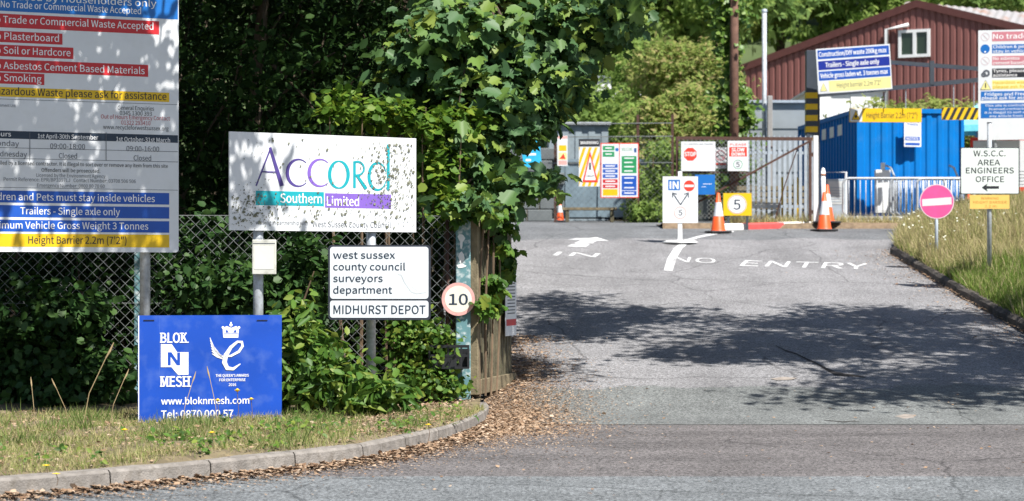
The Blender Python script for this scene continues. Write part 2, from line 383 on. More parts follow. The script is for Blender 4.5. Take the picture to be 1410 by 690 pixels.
# ---- boards: upright flat faces; local x along the face, z up, front towards -y
class Board:
    def __init__(s, name, label, cat, xL, xR, yref, dL, dR, base=None, group=None, ground=None):
        a = P(xL, yref, dL); b = P(xR, yref, dR)
        s.a, s.b = (a.x, a.y), (b.x, b.y); s.W = math.hypot(b.x-a.x, b.y-a.y)
        s.rz = math.atan2(b.y-a.y, b.x-a.x)
        s.z0 = ground if ground is not None else gz((dL+dR)/2)
        s.root = thing(name, label, cat, (a.x, a.y, s.z0), s.rz, group) if name else None
        s.mb = MB()
    def loc(s, x, y):
        k = (x-CX)/F; ax, ad = s.a; bx, bd = s.b
        t = (k*ad-ax)/((bx-ax)-k*(bd-ad)); d = ad+t*(bd-ad)
        return t*s.W, EYE+(HY-y)*d/F-s.z0, d/F
    def L(s, k): return -.0015*k
    def face(s, x0, y0, x1, y1, m=None, th=.012, r=0., name='board', em=None):
        u0, v1, q = s.loc(x0, y0); v0 = s.loc(x0, y1)[1]; u1 = s.loc(x1, y0)[0]
        b = MB(); b.plate(u0, v0, u1, v1, 0, th, m or WHITE, r); return b.build(name, s.root)
    def rect(s, x0, y0, x1, y1, m, k=1):
        u0, v1, _ = s.loc(x0, y0); v0 = s.loc(x0, y1)[1]; s.mb.rect(u0, v0, s.loc(x1, y0)[0], v1, s.L(k), m)
    def text(s, t, x0, x1, yb, cap, m, bold=0., k=2, align='fit'):
        u0, v, q = s.loc(x0, yb); u1 = s.loc(x1, yb)[0]
        s.mb.text(t, u0, u1, v, cap*q, s.L(k), m, bold, align)
    def pts(s, pp): return [s.loc(x, y)[:2] for x, y in pp]
    def poly(s, pp, m, k=2):
        p = s.pts(pp)
        ar = sum(p[i][0]*p[(i+1) % len(p)][1]-p[(i+1) % len(p)][0]*p[i][1] for i in range(len(p)))
        s.mb.poly(p if ar > 0 else p[::-1], s.L(k), m)
    def stroke(s, pp, w, m, k=2):
        q = s.loc(*pp[0])[2]; s.mb.stroke(s.pts(pp), [x*q for x in w] if hasattr(w, '__len__') else w*q, s.L(k), m)
    def disc(s, x, y, r, m, k=2, ry=None):
        u, v, q = s.loc(x, y); s.mb.disc(u, v, r*q, s.L(k), m, ry=ry*q if ry else None)
    def ring(s, x, y, r0, r1, m, k=2, a0=0, a1=360):
        u, v, q = s.loc(x, y); s.mb.ring(u, v, r0*q, r1*q, s.L(k), m, a0=a0, a1=a1)
    def done(s, name='printing'):
        return s.mb.build(name, s.root) if s.mb.f else None
    def post(s, x, ytop, r, depth=.06, m=None, down=.15, name='post', gzv=None):
        u, v, q = s.loc(x, ytop); b = MB()
        b.tube([(u, depth, (gzv if gzv is not None else 0)-down), (u, depth, v)], r, m or STEEL, 12); return b.build(name, s.root, True)

# ---- leaf meshes
def tmpl(kind):
    if kind == 'leaf': v = [(0,0,0),(.26,.28,.06),(.25,.62,.07),(0,1,-.03),(-.25,.62,.07),(-.26,.28,.06)]
    elif kind == 'round': v = [(0,0,0),(.38,.2,.06),(.42,.62,.06),(0,1,-.06),(-.42,.62,.06),(-.38,.2,.06)]
    elif kind == 'lance': v = [(0,0,0),(.14,.25,.05),(.13,.62,.05),(0,1,-.08),(-.13,.62,.05),(-.14,.25,.05)]
    elif kind == 'blade': return np.array([(-.5,0,0),(.5,0,0),(.38,.5,.06),(-.38,.5,.06),(0,1,.28)], float), [(0,1,2,3),(3,2,4)]
    elif kind == 'tuft': # a spray of three leaves
        v, f = [], []
        for a, s in ((0, 1), (.95, .8), (-1.0, .75)):
            b = len(v); c, q = math.cos(a), math.sin(a)
            for x, y, z in [(0,0,0),(.24,.4,.08),(0,1,-.1),(-.24,.4,.08)]: v.append(((x*c-y*q)*s, (x*q+y*c)*s, z*s + a*.12))
            f += [(b, b+1, b+2), (b, b+2, b+3)]
        return np.array(v, float), f
    elif kind == 'maple':
        h = [(.20,-.10,.05),(.27,.02,.08),(.50,.08,.02),(.43,.25,.13),(.60,.50,-.02),(.47,.56,.06),(.34,.52,.10),(.31,.66,.09),(.33,.80,.03),(.16,.86,.06)]
        v = [(0,0,0)] + h + [(0,1.05,-.14)] + [(-x, y, z) for x, y, z in h[::-1]]
        n = len(h)
        return np.array(v, float), [tuple(range(0, n+2)), (0,) + tuple(range(n+1, 2*n+2))]
    elif kind == 'litter': return np.array([(-.35,0,.0),(.3,.05,.12),(.42,.55,.02),(.05,1,.14),(-.4,.6,.1)], float), [(0,1,2,3,4)]
    return np.array(v, float), [(0,1,2,3),(0,3,4,5)]
def leaves(name, pos, nrm, size, kind, material, parent=None, wid=1., up=None, loc=None):
    """one mesh of many leaf-shaped faces: pos (n,3), nrm (n,3) leaf normals, size (n,)"""
    V, Fc = tmpl(kind); V = V*np.array([wid, 1, 1]); n = len(pos)
    nz = nrm/np.maximum(1e-6, np.linalg.norm(nrm, axis=1, keepdims=True))
    if up is None: up = rng.normal(size=(n, 3)) + np.array([0, 0, -.5])
    ax = np.cross(up, nz); ax /= np.maximum(1e-6, np.linalg.norm(ax, axis=1, keepdims=True))
    ay = np.cross(nz, ax)
    W = pos[:, None, :] + size[:, None, None]*(V[None, :, 0:1]*ax[:, None, :] + V[None, :, 1:2]*ay[:, None, :] + V[None, :, 2:3]*nz[:, None, :])
    k = len(V); W = W.reshape(-1, 3)
    if loc is not None: W = W - np.array(loc)
    me = bpy.data.meshes.new(name)
    per = [len(f) for f in Fc]; idx = np.concatenate([np.array(f) for f in Fc])
    li = (idx[None, :] + (np.arange(n)*k)[:, None]).ravel()
    tot = np.tile(np.array(per), n); st = np.concatenate([[0], np.cumsum(tot)[:-1]])
    me.vertices.add(len(W)); me.vertices.foreach_set('co', W.ravel())
    me.loops.add(len(li)); me.loops.foreach_set('vertex_index', li.astype(np.int32))
    me.polygons.add(len(tot)); me.polygons.foreach_set('loop_start', st.astype(np.int32))
    me.update(calc_edges=True)
    me.materials.append(material)
    o = bpy.data.objects.new(name, me); C.objects.link(o)
    if parent: o.parent = parent
    return o
def unit(n):
    v = rng.normal(size=(n, 3)); return v/np.linalg.norm(v, axis=1, keepdims=True)
def blobs(cs, n, clump=.35, per=60, shell=.6):
    """n points gathered in small clumps inside ellipsoids cs = [(centre, radii, weight)]; returns points and outward directions"""
    wts = np.array([c[2] for c in cs], float); wts /= wts.sum(); out, nn = [], []
    for (c, r, _), wt in zip(cs, wts):
        q = max(1, int(n*wt)); nc = max(3, q//per)
        u = unit(nc)*(rng.uniform(shell**3, 1, (nc, 1))**(1/3)); cc = np.array(c)+u*np.array(r)
        i = rng.integers(0, nc, q)
        sc = clump*rng.uniform(.6, 1.3, (nc, 1))
        p = cc[i]+rng.normal(size=(q, 3))*sc[i]*np.array([1, 1, .6])
        out.append(p); nn.append(u[i])
    return np.concatenate(out), np.concatenate(nn)
def leafnorm(out, up=.8, o=.6, rnd=.7):
    return out*o + np.array([0, 0, up]) + rng.normal(size=out.shape)*rnd
def trunk_mesh(base, top, r0, r1, limbs, parent, loc, m=None, bend=.2):
    b = MB(); base = Vector(base); top = Vector(top); pts = []
    for k in range(8):
        t = k/7; p = base.lerp(top, t); p.x += bend*math.sin(t*4+base.x); p.y += bend*.7*math.sin(t*3+base.y); pts.append(p-Vector(loc))
    b.tube(pts, [r0*(1-t/7)+r1*t/7 for t in range(8)], m or BARK, 9)
    for e in limbs:
        e = Vector(e)-Vector(loc); s = pts[random.randint(3, 6)]
        mid = s.lerp(e, .5)+Vector((0, 0, .12*(e-s).length))
        rr = max(.012, r1*.75)
        b.tube([s, s.lerp(mid, .5)+Vector((0, 0, .03)), mid, e], [rr, rr*.8, rr*.55, rr*.2], m or BARK, 6)
    return b.build('trunk', parent, True)
def tree(name, label, cat, base, H, cs, n, size, kind, material, r0=.18, group=None, clump=.4, per=60, up=.8, shell=.55, limbs=9, zmin=None, rnd=.7, bias=(0, 0, 0)):
    t = thing(name, label, cat, base, 0, group)
    p, o = blobs(cs, n, clump, per, shell)
    if zmin is not None:
        k = zmin(p); p, o = p[k], o[k]
    leaves('crown', p, leafnorm(o, up, rnd=rnd)+np.array(bias), size*rng.uniform(.5, 1.3, len(p)), kind, material, t, loc=base)
    lb = [p[i] for i in rng.integers(0, len(p), limbs)]
    ctr = np.mean([c[0] for c in cs], axis=0)
    trunk_mesh(base - Vector((0, 0, .2)) if isinstance(base, Vector) else Vector(base)-Vector((0, 0, .2)), (ctr[0]*.6+base[0]*.4, ctr[1]*.6+base[1]*.4, base[2]+H), r0, r0*.3, lb, t, base)
    return t

# ------------------------------------------------------------------ ground, roads, kerbs
def lattice(name, xs, ys, zf, m, skip=None, kind='structure'):
    b = MB(); V = [(x, y, zf(x, y)) for y in ys for x in xs]; n = len(xs); fs = []
    for j in range(len(ys)-1):
        for i in range(n-1):
            if skip and skip((xs[i]+xs[i+1])/2, (ys[j]+ys[j+1])/2): continue
            fs.append((j*n+i, j*n+i+1, (j+1)*n+i+1, (j+1)*n+i))
    b.add(V, fs, m); o = b.build(name, None, True); tag(o, kind=kind); return o
def groundz(x, y): return gz(y) - .10 + (max(0, abs(x)-30)*.02 if y > 60 else 0)
ysg = [-60, 0, 12, 18, 21, 22, 23, 24.5, 26, 28, 30, 32, 35, 37, 39, 41.2, 43.5, 46, 49, 52, 55, 62, 70, 80, 90, 110, 140, 170, 200, 300, 400, 900]
g = lattice('ground', [-900, -300, -120, -60, -30, -15, -8, -4, -1, 2, 5, 8, 12, 18, 30, 60, 120, 300, 900], ysg, groundz, DARKSOIL)
hl = lattice('hill', [-300, -150, -80, -40, -20, 0, 20, 40, 80, 150, 300], [76, 80, 90, 110, 140, 170, 200, 300, 400], lambda x, y: groundz(x, y)+.06, HILLM)

A_CHIP = asphalt('public_road_asphalt', [(16.55, (.140, .149, .154)), (99, (.118, .109, .108))], chip=62, contrast=.75, wob=.12, streak=(.1, 1.3, 1))
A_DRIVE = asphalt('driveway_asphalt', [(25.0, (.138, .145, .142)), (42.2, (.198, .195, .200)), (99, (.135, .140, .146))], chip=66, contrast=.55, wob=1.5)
lattice('public_road', [-40, -20, -8, -4, 0, 4, 8, 20, 40], [2, 10, 15, 19, 22.2], lambda x, y: 0, A_CHIP)
yd = sorted(set([22.15] + [d for d in GD if 22.15 < d < 60] + [24, 28, 32, 37, 60]))
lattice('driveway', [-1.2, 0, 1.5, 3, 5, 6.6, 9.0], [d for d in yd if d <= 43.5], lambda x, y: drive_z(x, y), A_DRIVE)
lattice('yard', [-12, -6, 0, 4, 8, 12, 20], [43.5, 46, 49, 55, 60], lambda x, y: gz(y), A_DRIVE)

# left verge
xs = [x for x in np.arange(-11, -.34, .12)] + [-.34]
b = MB(); V, fs = [], []; NT = 26
for x in xs:
    d0 = np.interp(x, KX, KD)+.05; d1 = 27.0
    for k in range(NT+1):
        t = (k/NT)**1.3; d = d0+(d1-d0)*t; V.append((x, d, max(verge_z(x, d), gz(d)+.03 if d > 24.5 else 0)))
for i in range(len(xs)-1):
    for k in range(NT): fs.append((i*(NT+1)+k, (i+1)*(NT+1)+k, (i+1)*(NT+1)+k+1, i*(NT+1)+k+1))
b.add(V, fs, TURF); tag(b.build('verge_ground', None, True), kind='structure')

def sweep(name, path, prof, m, jitter=0., mats=None, joint=0):
    """kerb: profile (offset to the left of the path, height) swept along a ground path"""
    b = MB(); n = len(path)
    rows = []
    for i, p in enumerate(path):
        a = Vector(path[max(0, i-1)]); q = Vector(path[min(n-1, i+1)]); t = (q-a); t.z = 0; t.normalize(); nn = Vector((-t.y, t.x, 0))
        rows.append([Vector(p)+nn*(o+random.uniform(-jitter, jitter))+Vector((0, 0, h+random.uniform(-jitter, jitter)*.7)) for o, h in prof])
    k = len(prof)
    for i in range(n-1):
        mm = mats[i] if mats else m
        r0_, r1_ = rows[i], rows[i+1]
        if joint and i % joint == joint-1:     # open mortar joint between two kerb stones
            t = (Vector(path[i+1])-Vector(path[i])).normalized()*.012; r1_ = [p-t for p in r1_]; b.add(r1_, [tuple(range(k-1, -1, -1))], mm)
        b.add(r0_+r1_, [(j, j+k, j+k+1, j+1) for j in range(k-1)], mm)
    b.add(rows[0], [tuple(range(k))], m); b.add(rows[-1], [tuple(range(k-1, -1, -1))], m)
    return tag(b.build(name, None, False), kind='structure')
def smooth_path(pts, step=.15):
    pts = [Vector(p) for p in pts]; out = []
    for i in range(len(pts)-1):
        p0, p1, p2, p3 = pts[max(0, i-1)], pts[i], pts[i+1], pts[min(len(pts)-1, i+2)]
        n = max(2, int((p2-p1).length/step))
        for k in range(n):
            t = k/n; out.append(.5*((2*p1)+(p2-p0)*t+(2*p0-5*p1+4*p2-p3)*t*t+(3*p1-p0-3*p2+p3)*t**3))
    out.append(pts[-1]); return out
kp = smooth_path([(x, d, 0) for x, d in zip(KX[1:], KD[1:])] + [(-.27, 23.9, 0)])
sweep('verge_kerb', kp, [(-.012, -.05), (0, .105), (.02, .125), (.13, .13), (.14, .0)], KERBM, jitter=.003, joint=6)
# right bank and its kerb
ys = list(np.arange(22.5, 47.6, .5)); V, fs = [], []; b = MB(); so_ = [0, .08, .15, .3, .5, .7, 1, 1.5, 2, 3, 4, 6, 9, 14, 22]
for y in ys:
    for s in so_: V.append((bank_x(y)+s, y, bank_z(bank_x(y)+s, y)))
n = len(so_)
for j in range(len(ys)-1):
    for i in range(n-1): fs.append((j*n+i, j*n+i+1, (j+1)*n+i+1, (j+1)*n+i))
b.add(V, fs, TURF); tag(b.build('bank_ground', None, True), kind='structure')
rp = []
for y in np.arange(39.6, 22.6, -.28):
    rp.append((bank_x(y)-.02+random.uniform(-.015, .015), y, gz(y)-.02))
sweep('driveway_kerb', rp, [(-.03, -.05), (-.02, .1), (.02, .14), (.13, .145), (.14, -.02)], KERBD, jitter=.014, joint=3)
# red and white kerb in front of the palisade, with the concrete apron beside it
p0, p1, p2, p3, p4 = [GP(x, y) for x, y in ((996, 317), (1027, 316.2), (1080, 314.8), (1130, 313), (1152, 311.5))]
p5 = GP(1256, 311.5)
path = [tuple(p) for p in (p0, p1, p2, p3, p4, p5)]
sweep('painted_kerb', path, [(-.01, -.04), (0, .10), (.03, .13), (.3, .14), (.31, 0)], WHK, mats=[WHK, REDK, WHK, REDK, WHK])
lattice('planting_strip', [p0.x-1.2, 5, 6, 7, 8, 9.6], [45.35, 45.45, 46.4, 47.4, 48.4], lambda x, y: gz(45.6)+(-.05 if y < 45.4 else .10+.02*math.sin(x*5+y*3)), SOIL)

# ------------------------------------------------------------------ road paint
def paint(pts_px, name='road_marking', dz=.006, m=None):
    b = MB()
    for poly in pts_px:
        V = [GP(x, y)+Vector((0, 0, dz-.015)) for x, y in poly]
        V = [Vector((p.x, p.y, gz(p.y)-.02*abs(p.x-3.2)/3*(1 if p.y < 43.5 else 0)+dz)) for p in V]
        nrm = (V[1]-V[0]).cross(V[2]-V[0])
        b.add(V, [tuple(range(len(V)))] if nrm.z > 0 else [tuple(range(len(V)-1, -1, -1))], m or LINEW)
    return tag(b.build(name), kind='structure')
def paint_text(s, tl, tr, bl, br, bold=.0):
    vv, ff = txt_mesh(s, bold); xs = [p[0] for p in vv]; zs = [p[1] for p in vv]; a, c = min(xs), max(xs); e, f = min(zs), max(zs)
    q = [GP(*p) for p in (tl, tr, bl, br)]; V = []
    for x, z in vv:
        u, v = (x-a)/(c-a), (z-e)/(f-e)
        p = (q[2].lerp(q[3], u)).lerp(q[0].lerp(q[1], u), v); p.z = gz(p.y)-.02*abs(p.x-3.2)/3+.006; V.append(p)
    b = MB(); b.add(V, ff, LINEW); tag(b.build('road_marking'), kind='structure')
paint([[(782, 329.2), (839, 331.6), (815, 324.2)], [(780, 338.6), (806, 339.6), (822, 331), (801, 330)]])
paint_text('IN', (768, 346), (827, 348.5), (761, 350.5), (820, 353.5), .03)
paint_text('NO', (929, 354), (986, 356), (925, 360.5), (985, 363), .03)
paint_text('ENTRY', (1026, 358.5), (1196, 361.5), (1018, 366), (1194, 369.5), .03)
ln = [(940, 333), (928, 342), (919, 356), (914, 372.5)]; rn = [(949, 334), (939, 343), (931, 357), (926, 373)]
paint([[ln[i], rn[i], rn[i+1], ln[i+1]] for i in range(3)])
ln = [(940, 331.5), (960, 325.5), (985, 320.8), (1010, 318.2)]; rn = [(946, 333.5), (963, 327.5), (987, 322.5), (1011, 319.6)]
paint([[ln[i], rn[i], rn[i+1], ln[i+1]] for i in range(3)])

def crack(pp, ws):
    CR = mat('open_crack', (.028, .024, .022), .95, var=.3, scale=20)
    paint([[(pp[i][0], pp[i][1]-ws[i]/2), (pp[i+1][0], pp[i+1][1]-ws[i+1]/2), (pp[i+1][0], pp[i+1][1]+ws[i+1]/2), (pp[i][0], pp[i][1]+ws[i]/2)] for i in range(len(pp)-1)], 'road_crack', .005, CR)
crack([(1068, 476), (1082, 483), (1096, 487), (1112, 495), (1124, 500), (1138, 508), (1150, 514), (1163, 516), (1178, 517), (1192, 519)], [.5, 1.2, 1, 2, 1.6, 3.2, 4.5, 3.5, 2, .6])
crack([(790, 557), (830, 559), (868, 561), (905, 563)], [.5, 1.2, 1, .4])
crack([(1135, 579), (1160, 581.5), (1172, 580.5), (1196, 582)], [.5, 1.3, 1, .4])
PATCH = mat('worn_pale_patch', (.27, .235, .205), .9, var=.25, scale=14, bump=.4)
paint([[(1232, 573), (1246, 570), (1262, 571), (1258, 575), (1280, 580), (1296, 581), (1270, 583), (1240, 582), (1246, 577)]], 'road_patch', .006, PATCH)
paint([[(1060, 522), (1078, 519.5), (1098, 521), (1090, 523.5), (1070, 524)]], 'road_patch', .006, PATCH)

# ------------------------------------------------------------------ LEFT SIGNS
# 1 waste site sign
B = Board('waste_site_sign', 'large grey-white waste site information board with red, blue and yellow strips at far left', 'sign', -52, 246, 300, 20.1, 20.95, ground=.2)
B.face(-52, -60, 246, 346.5, WHITE, .03, .03)
B.rect(-51.5, -59, 245, 12.3, BLUE2)
T = B.text
T('To be used by Householders only', -20, 215, -2.5, 9.5, WHITEP, .008)
T('No Trade or Commercial Waste Accepted', 1, 194, 10, 9, WHITEP, .008)
for t, x1, x2, ya, yb, tb in (('No Trade or Commercial Waste Accepted', 211, 219, 19, 38, 32.5), ('No Plasterboard', 81, 86, 43, 58.5, 55.5),
                        ('No Soil or Hardcore', 97, 101, 62, 78, 75), ('No Asbestos Cement Based Materials', 199, 204, 82, 99, 96), ('No Smoking', 57, 61, 100.5, 116, 113)):
    B.rect(-45, ya-2.5, x2, yb-2.5, REDP)
    T(t, -14, x1, tb-2, 9.5, WHITEP, .008)
B.rect(-45, 118.2, 233, 131.4, YELP); T('Hazardous Waste please ask for assistance', -14, 229, 129.7, 10, BLACKP, .008)
T('Waste Management Ltd', -30, 21, 146, 4, GREYP)
for t, x0, x1, yb, m in (('General Enquiries', 162, 212, 151, BLACKP), ('0345 1300 393', 165, 209, 158.3, BLACKP), ('Out of Hours Emergency Contact', 139, 234, 163.2, REDT),
                         ('01322 293410', 167, 207, 171.5, REDT), ('www.recycleforwestsussex.org', 142, 232, 177.5, BLACKP)):
    T(t, x0, x1, yb, 5.6, m)
B.rect(-51, 134.3, 244.5, 134.9, GREYP)
B.rect(-51, 178.5, 245, 189.3, NAVY)
T('Hours', -12, 15, 187.3, 6.4, WHITEP, .01); T('1st April-30th September', 52, 135, 190.3, 6.0, WHITEP, .01); T('1st October-31st March', 160, 234, 194.4, 6.0, WHITEP, .01)
B.rect(-51, 201.7, 245, 202.4, GREYP); B.rect(-51, 216.4, 245, 217.1, GREYP)
for xx in (40.5, 145.5): B.rect(xx, 182.5, xx+.9, 221, GREYP, 3)
T('Monday', -12, 26, 200.5, 7, GREYP, .005); T('09:00-18:00', 69, 117, 204.5, 7, GREYP, .005); T('09:00-16:00', 174, 219, 208, 7, GREYP, .005)
T('Wednesday', -14, 37, 215, 7, GREYP, .005); T('Closed', 81, 106, 218, 7, GREYP, .005); T('Closed', 184, 208, 221, 7, GREYP, .005)
T('This site is controlled by a licensed contractor. It is illegal to sort over or remove any item from this site', -50, 231, 225.5, 5, BLACKP, .004)
T('Offenders will be prosecuted.', 57, 138, 236.5, 5, BLACKP, .004)
T('Licensed by the Environment Agency', 50, 145, 243.5, 4.8, GREYP); T('Permit Reference: EPR/BP3397LJ   Contact Number: 03708 506 506', 5, 187, 249, 4.8, GREYP); T('Emergency Number: 0800 80 70 60', 51, 144, 257.5, 4.8, GREYP)
B.rect(-51, 256.9, 245, 257.5, GREYP)
for t, ya, yb, tb, x0, x1 in (('Children and Pets must stay inside vehicles', 261.6, 278.2, 275, -26, 213), ('Trailers - Single axle only', 281.8, 298.3, 295, 28, 165), ('Maximum Vehicle Gross Weight 3 Tonnes', 302, 318.4, 314.3, -24, 204)):
    B.rect(-45, ya, 233, yb, BLUEP); T(t, x0, x1, tb, 9.5, WHITEP, .008)
B.rect(-45, 321.3, 233, 339.5, YELP); T('Height Barrier 2.2m (7\'2")', 39, 174, 335.3, 10, BLACKP, .008)
B.done()
for xx in (-36, 203): B.post(xx, -40, .05, .085)
# 2 company sign
B = Board('company_sign', 'speckled white company sign with thin violet and teal lettering on two grey posts', 'sign', 316, 573, 300, 20.95, 22.05, ground=.2)
B.face(316, 181, 573, 317, WHITE, .02)
def arc(cx, cy, rx, ry, a0, a1, n=24): return [(cx+rx*math.cos(R(a0+(a1-a0)*k/n)), cy-ry*math.sin(R(a0+(a1-a0)*k/n))) for k in range(n+1)]
ba = 256
B.stroke([(352.5, ba), (373, 203)], [2.2, 2.6], DPURP); B.stroke([(371.5, 203), (388, ba)], [4, 6.5], DPURP, 3); B.stroke([(360, 236.5), (381, 237)], 1.8, DPURP, 4)
for cx in (411, 441):
    a = arc(cx, 238, 15.5, 18.5, 48, 312); B.stroke(a, [1.4+4*math.sin(math.pi*k/24)**2 for k in range(25)], DPURP if cx < 420 else PURP)
a = arc(466.5, 240.5, 12.8, 18.5, 0, 360, 36); B.stroke(a, [1.8+3.6*abs(math.cos(2*math.pi*k/36)) for k in range(37)], TEAL)
B.stroke([(488, 222), (488, 259)], 4.2, TEAL); B.stroke([(488, 223)]+arc(492, 232, 9, 9.3, 90, -90, 14)+[(488, 241.6)], 2.8, TEAL, 3); B.stroke([(491, 241), (504, 260)], [3.5, 5], TEAL, 4)
a = arc(520, 243, 12, 18.6, 20, 340, 30); B.stroke(a, [1.6+3.4*math.sin(math.pi*k/30)**2 for k in range(31)], TEAL); B.stroke([(534.5, 199), (534.5, 262)], 4.4, TEAL, 3)
B.rect(352, 262.5, 446, 282.5, TEAL, 1); B.rect(447.5, 266, 538.5, 286, PURP, 1)
T = B.text
T('Southern', 386, 443, 279, 12.5, WHITEP, .012); T('Limited', 450, 494, 283, 12.5, WHITEP, .012)
T('working in partnership with', 352, 424, 309, 5.5, GREYP); T('West Sussex County Council', 430, 538, 312.5, 8, GREYP)
B.done()
g_ = MB()
for k in range(1150):
    q = rng.random()
    if q < .55: x, y = 545+rng.normal()*22, 240+rng.normal()*38
    elif q < .75: x, y = 340+rng.normal()*16, 290+rng.normal()*16
    elif q < .9: x, y = rng.uniform(345, 570), 292+rng.normal()*12
    else: x, y = rng.uniform(330, 570), rng.uniform(190, 312)
    if not (319 < x < 570 and 187+(x-316)*.04 < y < 315): continue
    u, v, qq = B.loc(x, y); r = qq*rng.choice([.7, 1., 1.5, 2.2], p=[.5, .32, .14, .04]); m_ = 7
    g_.poly([(u+r*rng.uniform(.6, 1.3)*math.cos(2*math.pi*j/m_), v+r*rng.uniform(.6, 1.3)*math.sin(2*math.pi*j/m_)) for j in range(m_)], -.0085, ALGAE)
g_.build('algae_specks', B.root)
B.post(360.5, 205, .05, .08); B.post(516, 205, .05, .08)
# notice box on its left post
N = Board('notice_box', 'small weathered blank white notice box fixed to the post under the speckled company sign', 'notice', 347, 380, 350, 21.07, 21.07, ground=.2)
u0, v1, q = N.loc(347, 330); u1 = N.loc(380, 330)[0]; v0 = N.loc(347, 378)[1]
b = MB(); b.box((u0, 0, v0), (u1, .045, v1), mat('yellowed_white_plastic', (.58, .58, .52), .5, var=.12, scale=7, dirt=(.35, .34, .28), dirt_amt=.6), .006); b.build('case', N.root)
b = MB(); b.rect(u0+.02, v0+.05, u1-.02, v1-.06, -.002, mat('faded_paper', (.62, .62, .58), .8, var=.05)); b.rect(u0+.01, v1-.04, u1-.01, v1-.033, -.002, GREYP); b.build('paper', N.root)
# 3 depot sign
B = Board('depot_sign', 'white road sign with black border reading surveyors department, on the right-hand grey post', 'sign', 453, 592, 400, 21.55, 21.5, ground=.2)
BORD = mat('sign_border_black', (.03, .035, .05), .45)
DEP = mat('aged_sign_white', (.70, .74, .77), .4, var=.05, dirt=(.55, .58, .58), dirt_amt=.4)
B.face(452, 337.5, 593, 440.5, BORD, .012, .035)
u0, v1, q = B.loc(454.5, 340); u1 = B.loc(590, 340)[0]; v0 = B.loc(454.5, 411.5)[1]
B.mb.plate(u0, v0, u1, v1, -.003, -.0005, DEP, .03); v1 = B.loc(454.5, 414)[1]; v0 = B.loc(454.5, 437.5)[1]; B.mb.plate(u0, v0, u1, v1, -.003, -.0005, DEP, .025)
T = B.text
for t, x0, x1, yb in (('west sussex', 459, 544, 356), ('county council', 459, 558, 372), ('surveyors', 459, 527, 388), ('department', 459, 540, 404)):
    T(t, x0, x1, yb, 9.5, NAVY, .012, 4)
T('MIDHURST DEPOT', 459.5, 586, 432, 11.5, NAVY, .01, 4)
SH = mat('white_shield', (.84, .85, .86), .4)
B.poly([(563, 367), (585, 367), (585, 387), (582, 394), (574, 400), (566, 394), (563, 387)], SH, 3)
B.stroke([(566, 363), (582, 363)], 4, SH, 3); B.stroke([(570, 358), (578, 358)], 2.5, SH, 3); B.stroke([(574, 354), (574, 362)], 2, SH, 4)
B.stroke([(548, 377), (553, 378.5), (557, 388), (566, 401), (574, 404), (588, 402)], .5, mat('hairline_crack', (.4, .42, .42), .8), 5)
B.done()
for yy in (356, 424): u, v, q = B.loc(500, yy); b = MB(); b.box((u, .013, v-.02), (u+.28, .03, v+.02), STEEL); b.build('fixing_rail', B.root)
# 4 blue board
B = Board('blue_banner_board', 'royal blue advertising board with white crown emblem standing in the grass against the posts', 'sign', 190, 388, 500, 20.25, 20.5, ground=.15)
b = MB(); nn = 22; V, fs = [], []
u1 = B.W; vt, vb = B.loc(190, 434.5)[1], B.loc(190, 584)[1]
for k in range(nn+1):
    u = u1*k/nn; wv = .0 if k < 2 else .006*math.sin(k*.9)
    V += [(u, 0, vb), (u, 0, vt), (u, .014, vb), (u, .014, vt)]
for k in range(nn):
    a = k*4; fs += [(a, a+4, a+5, a+1), (a+2, a+3, a+7, a+6), (a+1, a+5, a+7, a+3)]
fs += [(0, 1, 3, 2), (nn*4, nn*4+2, nn*4+3, nn*4+1)]
b.add(V, fs, BANNER); b.build('board', B.root)
for xx in (205, 361): u, v, q = B.loc(xx, 441); b = MB(); b.tube([(u-.05, -.004, v), (u+.05, -.004, v)], .004, BLKPL, 6); b.build('cable_tie', B.root)
T = B.text
B.rect(190.4, 434.8, 191.6, 583, WHITEP, 1); B.rect(219.5, 435, 219.9, 520, mat('fold_line', (.05, .13, .5), .5), 1)
def serif_word(s, x0, x1, yb, cap):
    T(s, x0, x1, yb, cap, WHITEP, .022)
    vv, ff = txt_mesh(s, .022); xs_ = [p[0] for p in vv]; a, c = min(xs_), max(xs_)
    n_ = len(s); 
    pos = {'BLOK': [(0, 1, 1), (.262, .6, 1), (.75, 1, 1), (.93, 0, 2)], 'MESH': [(0, 1, 1), (.285, 1, 1), (.78, 1, 1), (.945, 1, 1)]}[s]
    for f_, both, _ in pos:
        xc = x0+f_*(x1-x0)+1
        for yy in ((yb-.6, yb-cap+.6) if both == 1 else (yb-.6,)): B.rect(xc-2.2, yy-.8, xc+4, yy+.6, WHITEP, 3)
serif_word('BLOK', 221.5, 257.5, 472, 13.5); serif_word('MESH', 221.5, 260.5, 532.5, 14)
B.poly([(221.5, 474), (236.5, 474), (244, 485), (259.5, 485), (259.5, 516), (245, 516), (236, 505.5), (221.5, 505.5)], WHITEP, 2)
B.poly([(231, 485), (236, 485), (244, 496.5), (244, 485.5), (248, 485.5), (248, 503), (243.5, 503), (235, 491), (235, 503), (231, 503)], BANNER, 3)
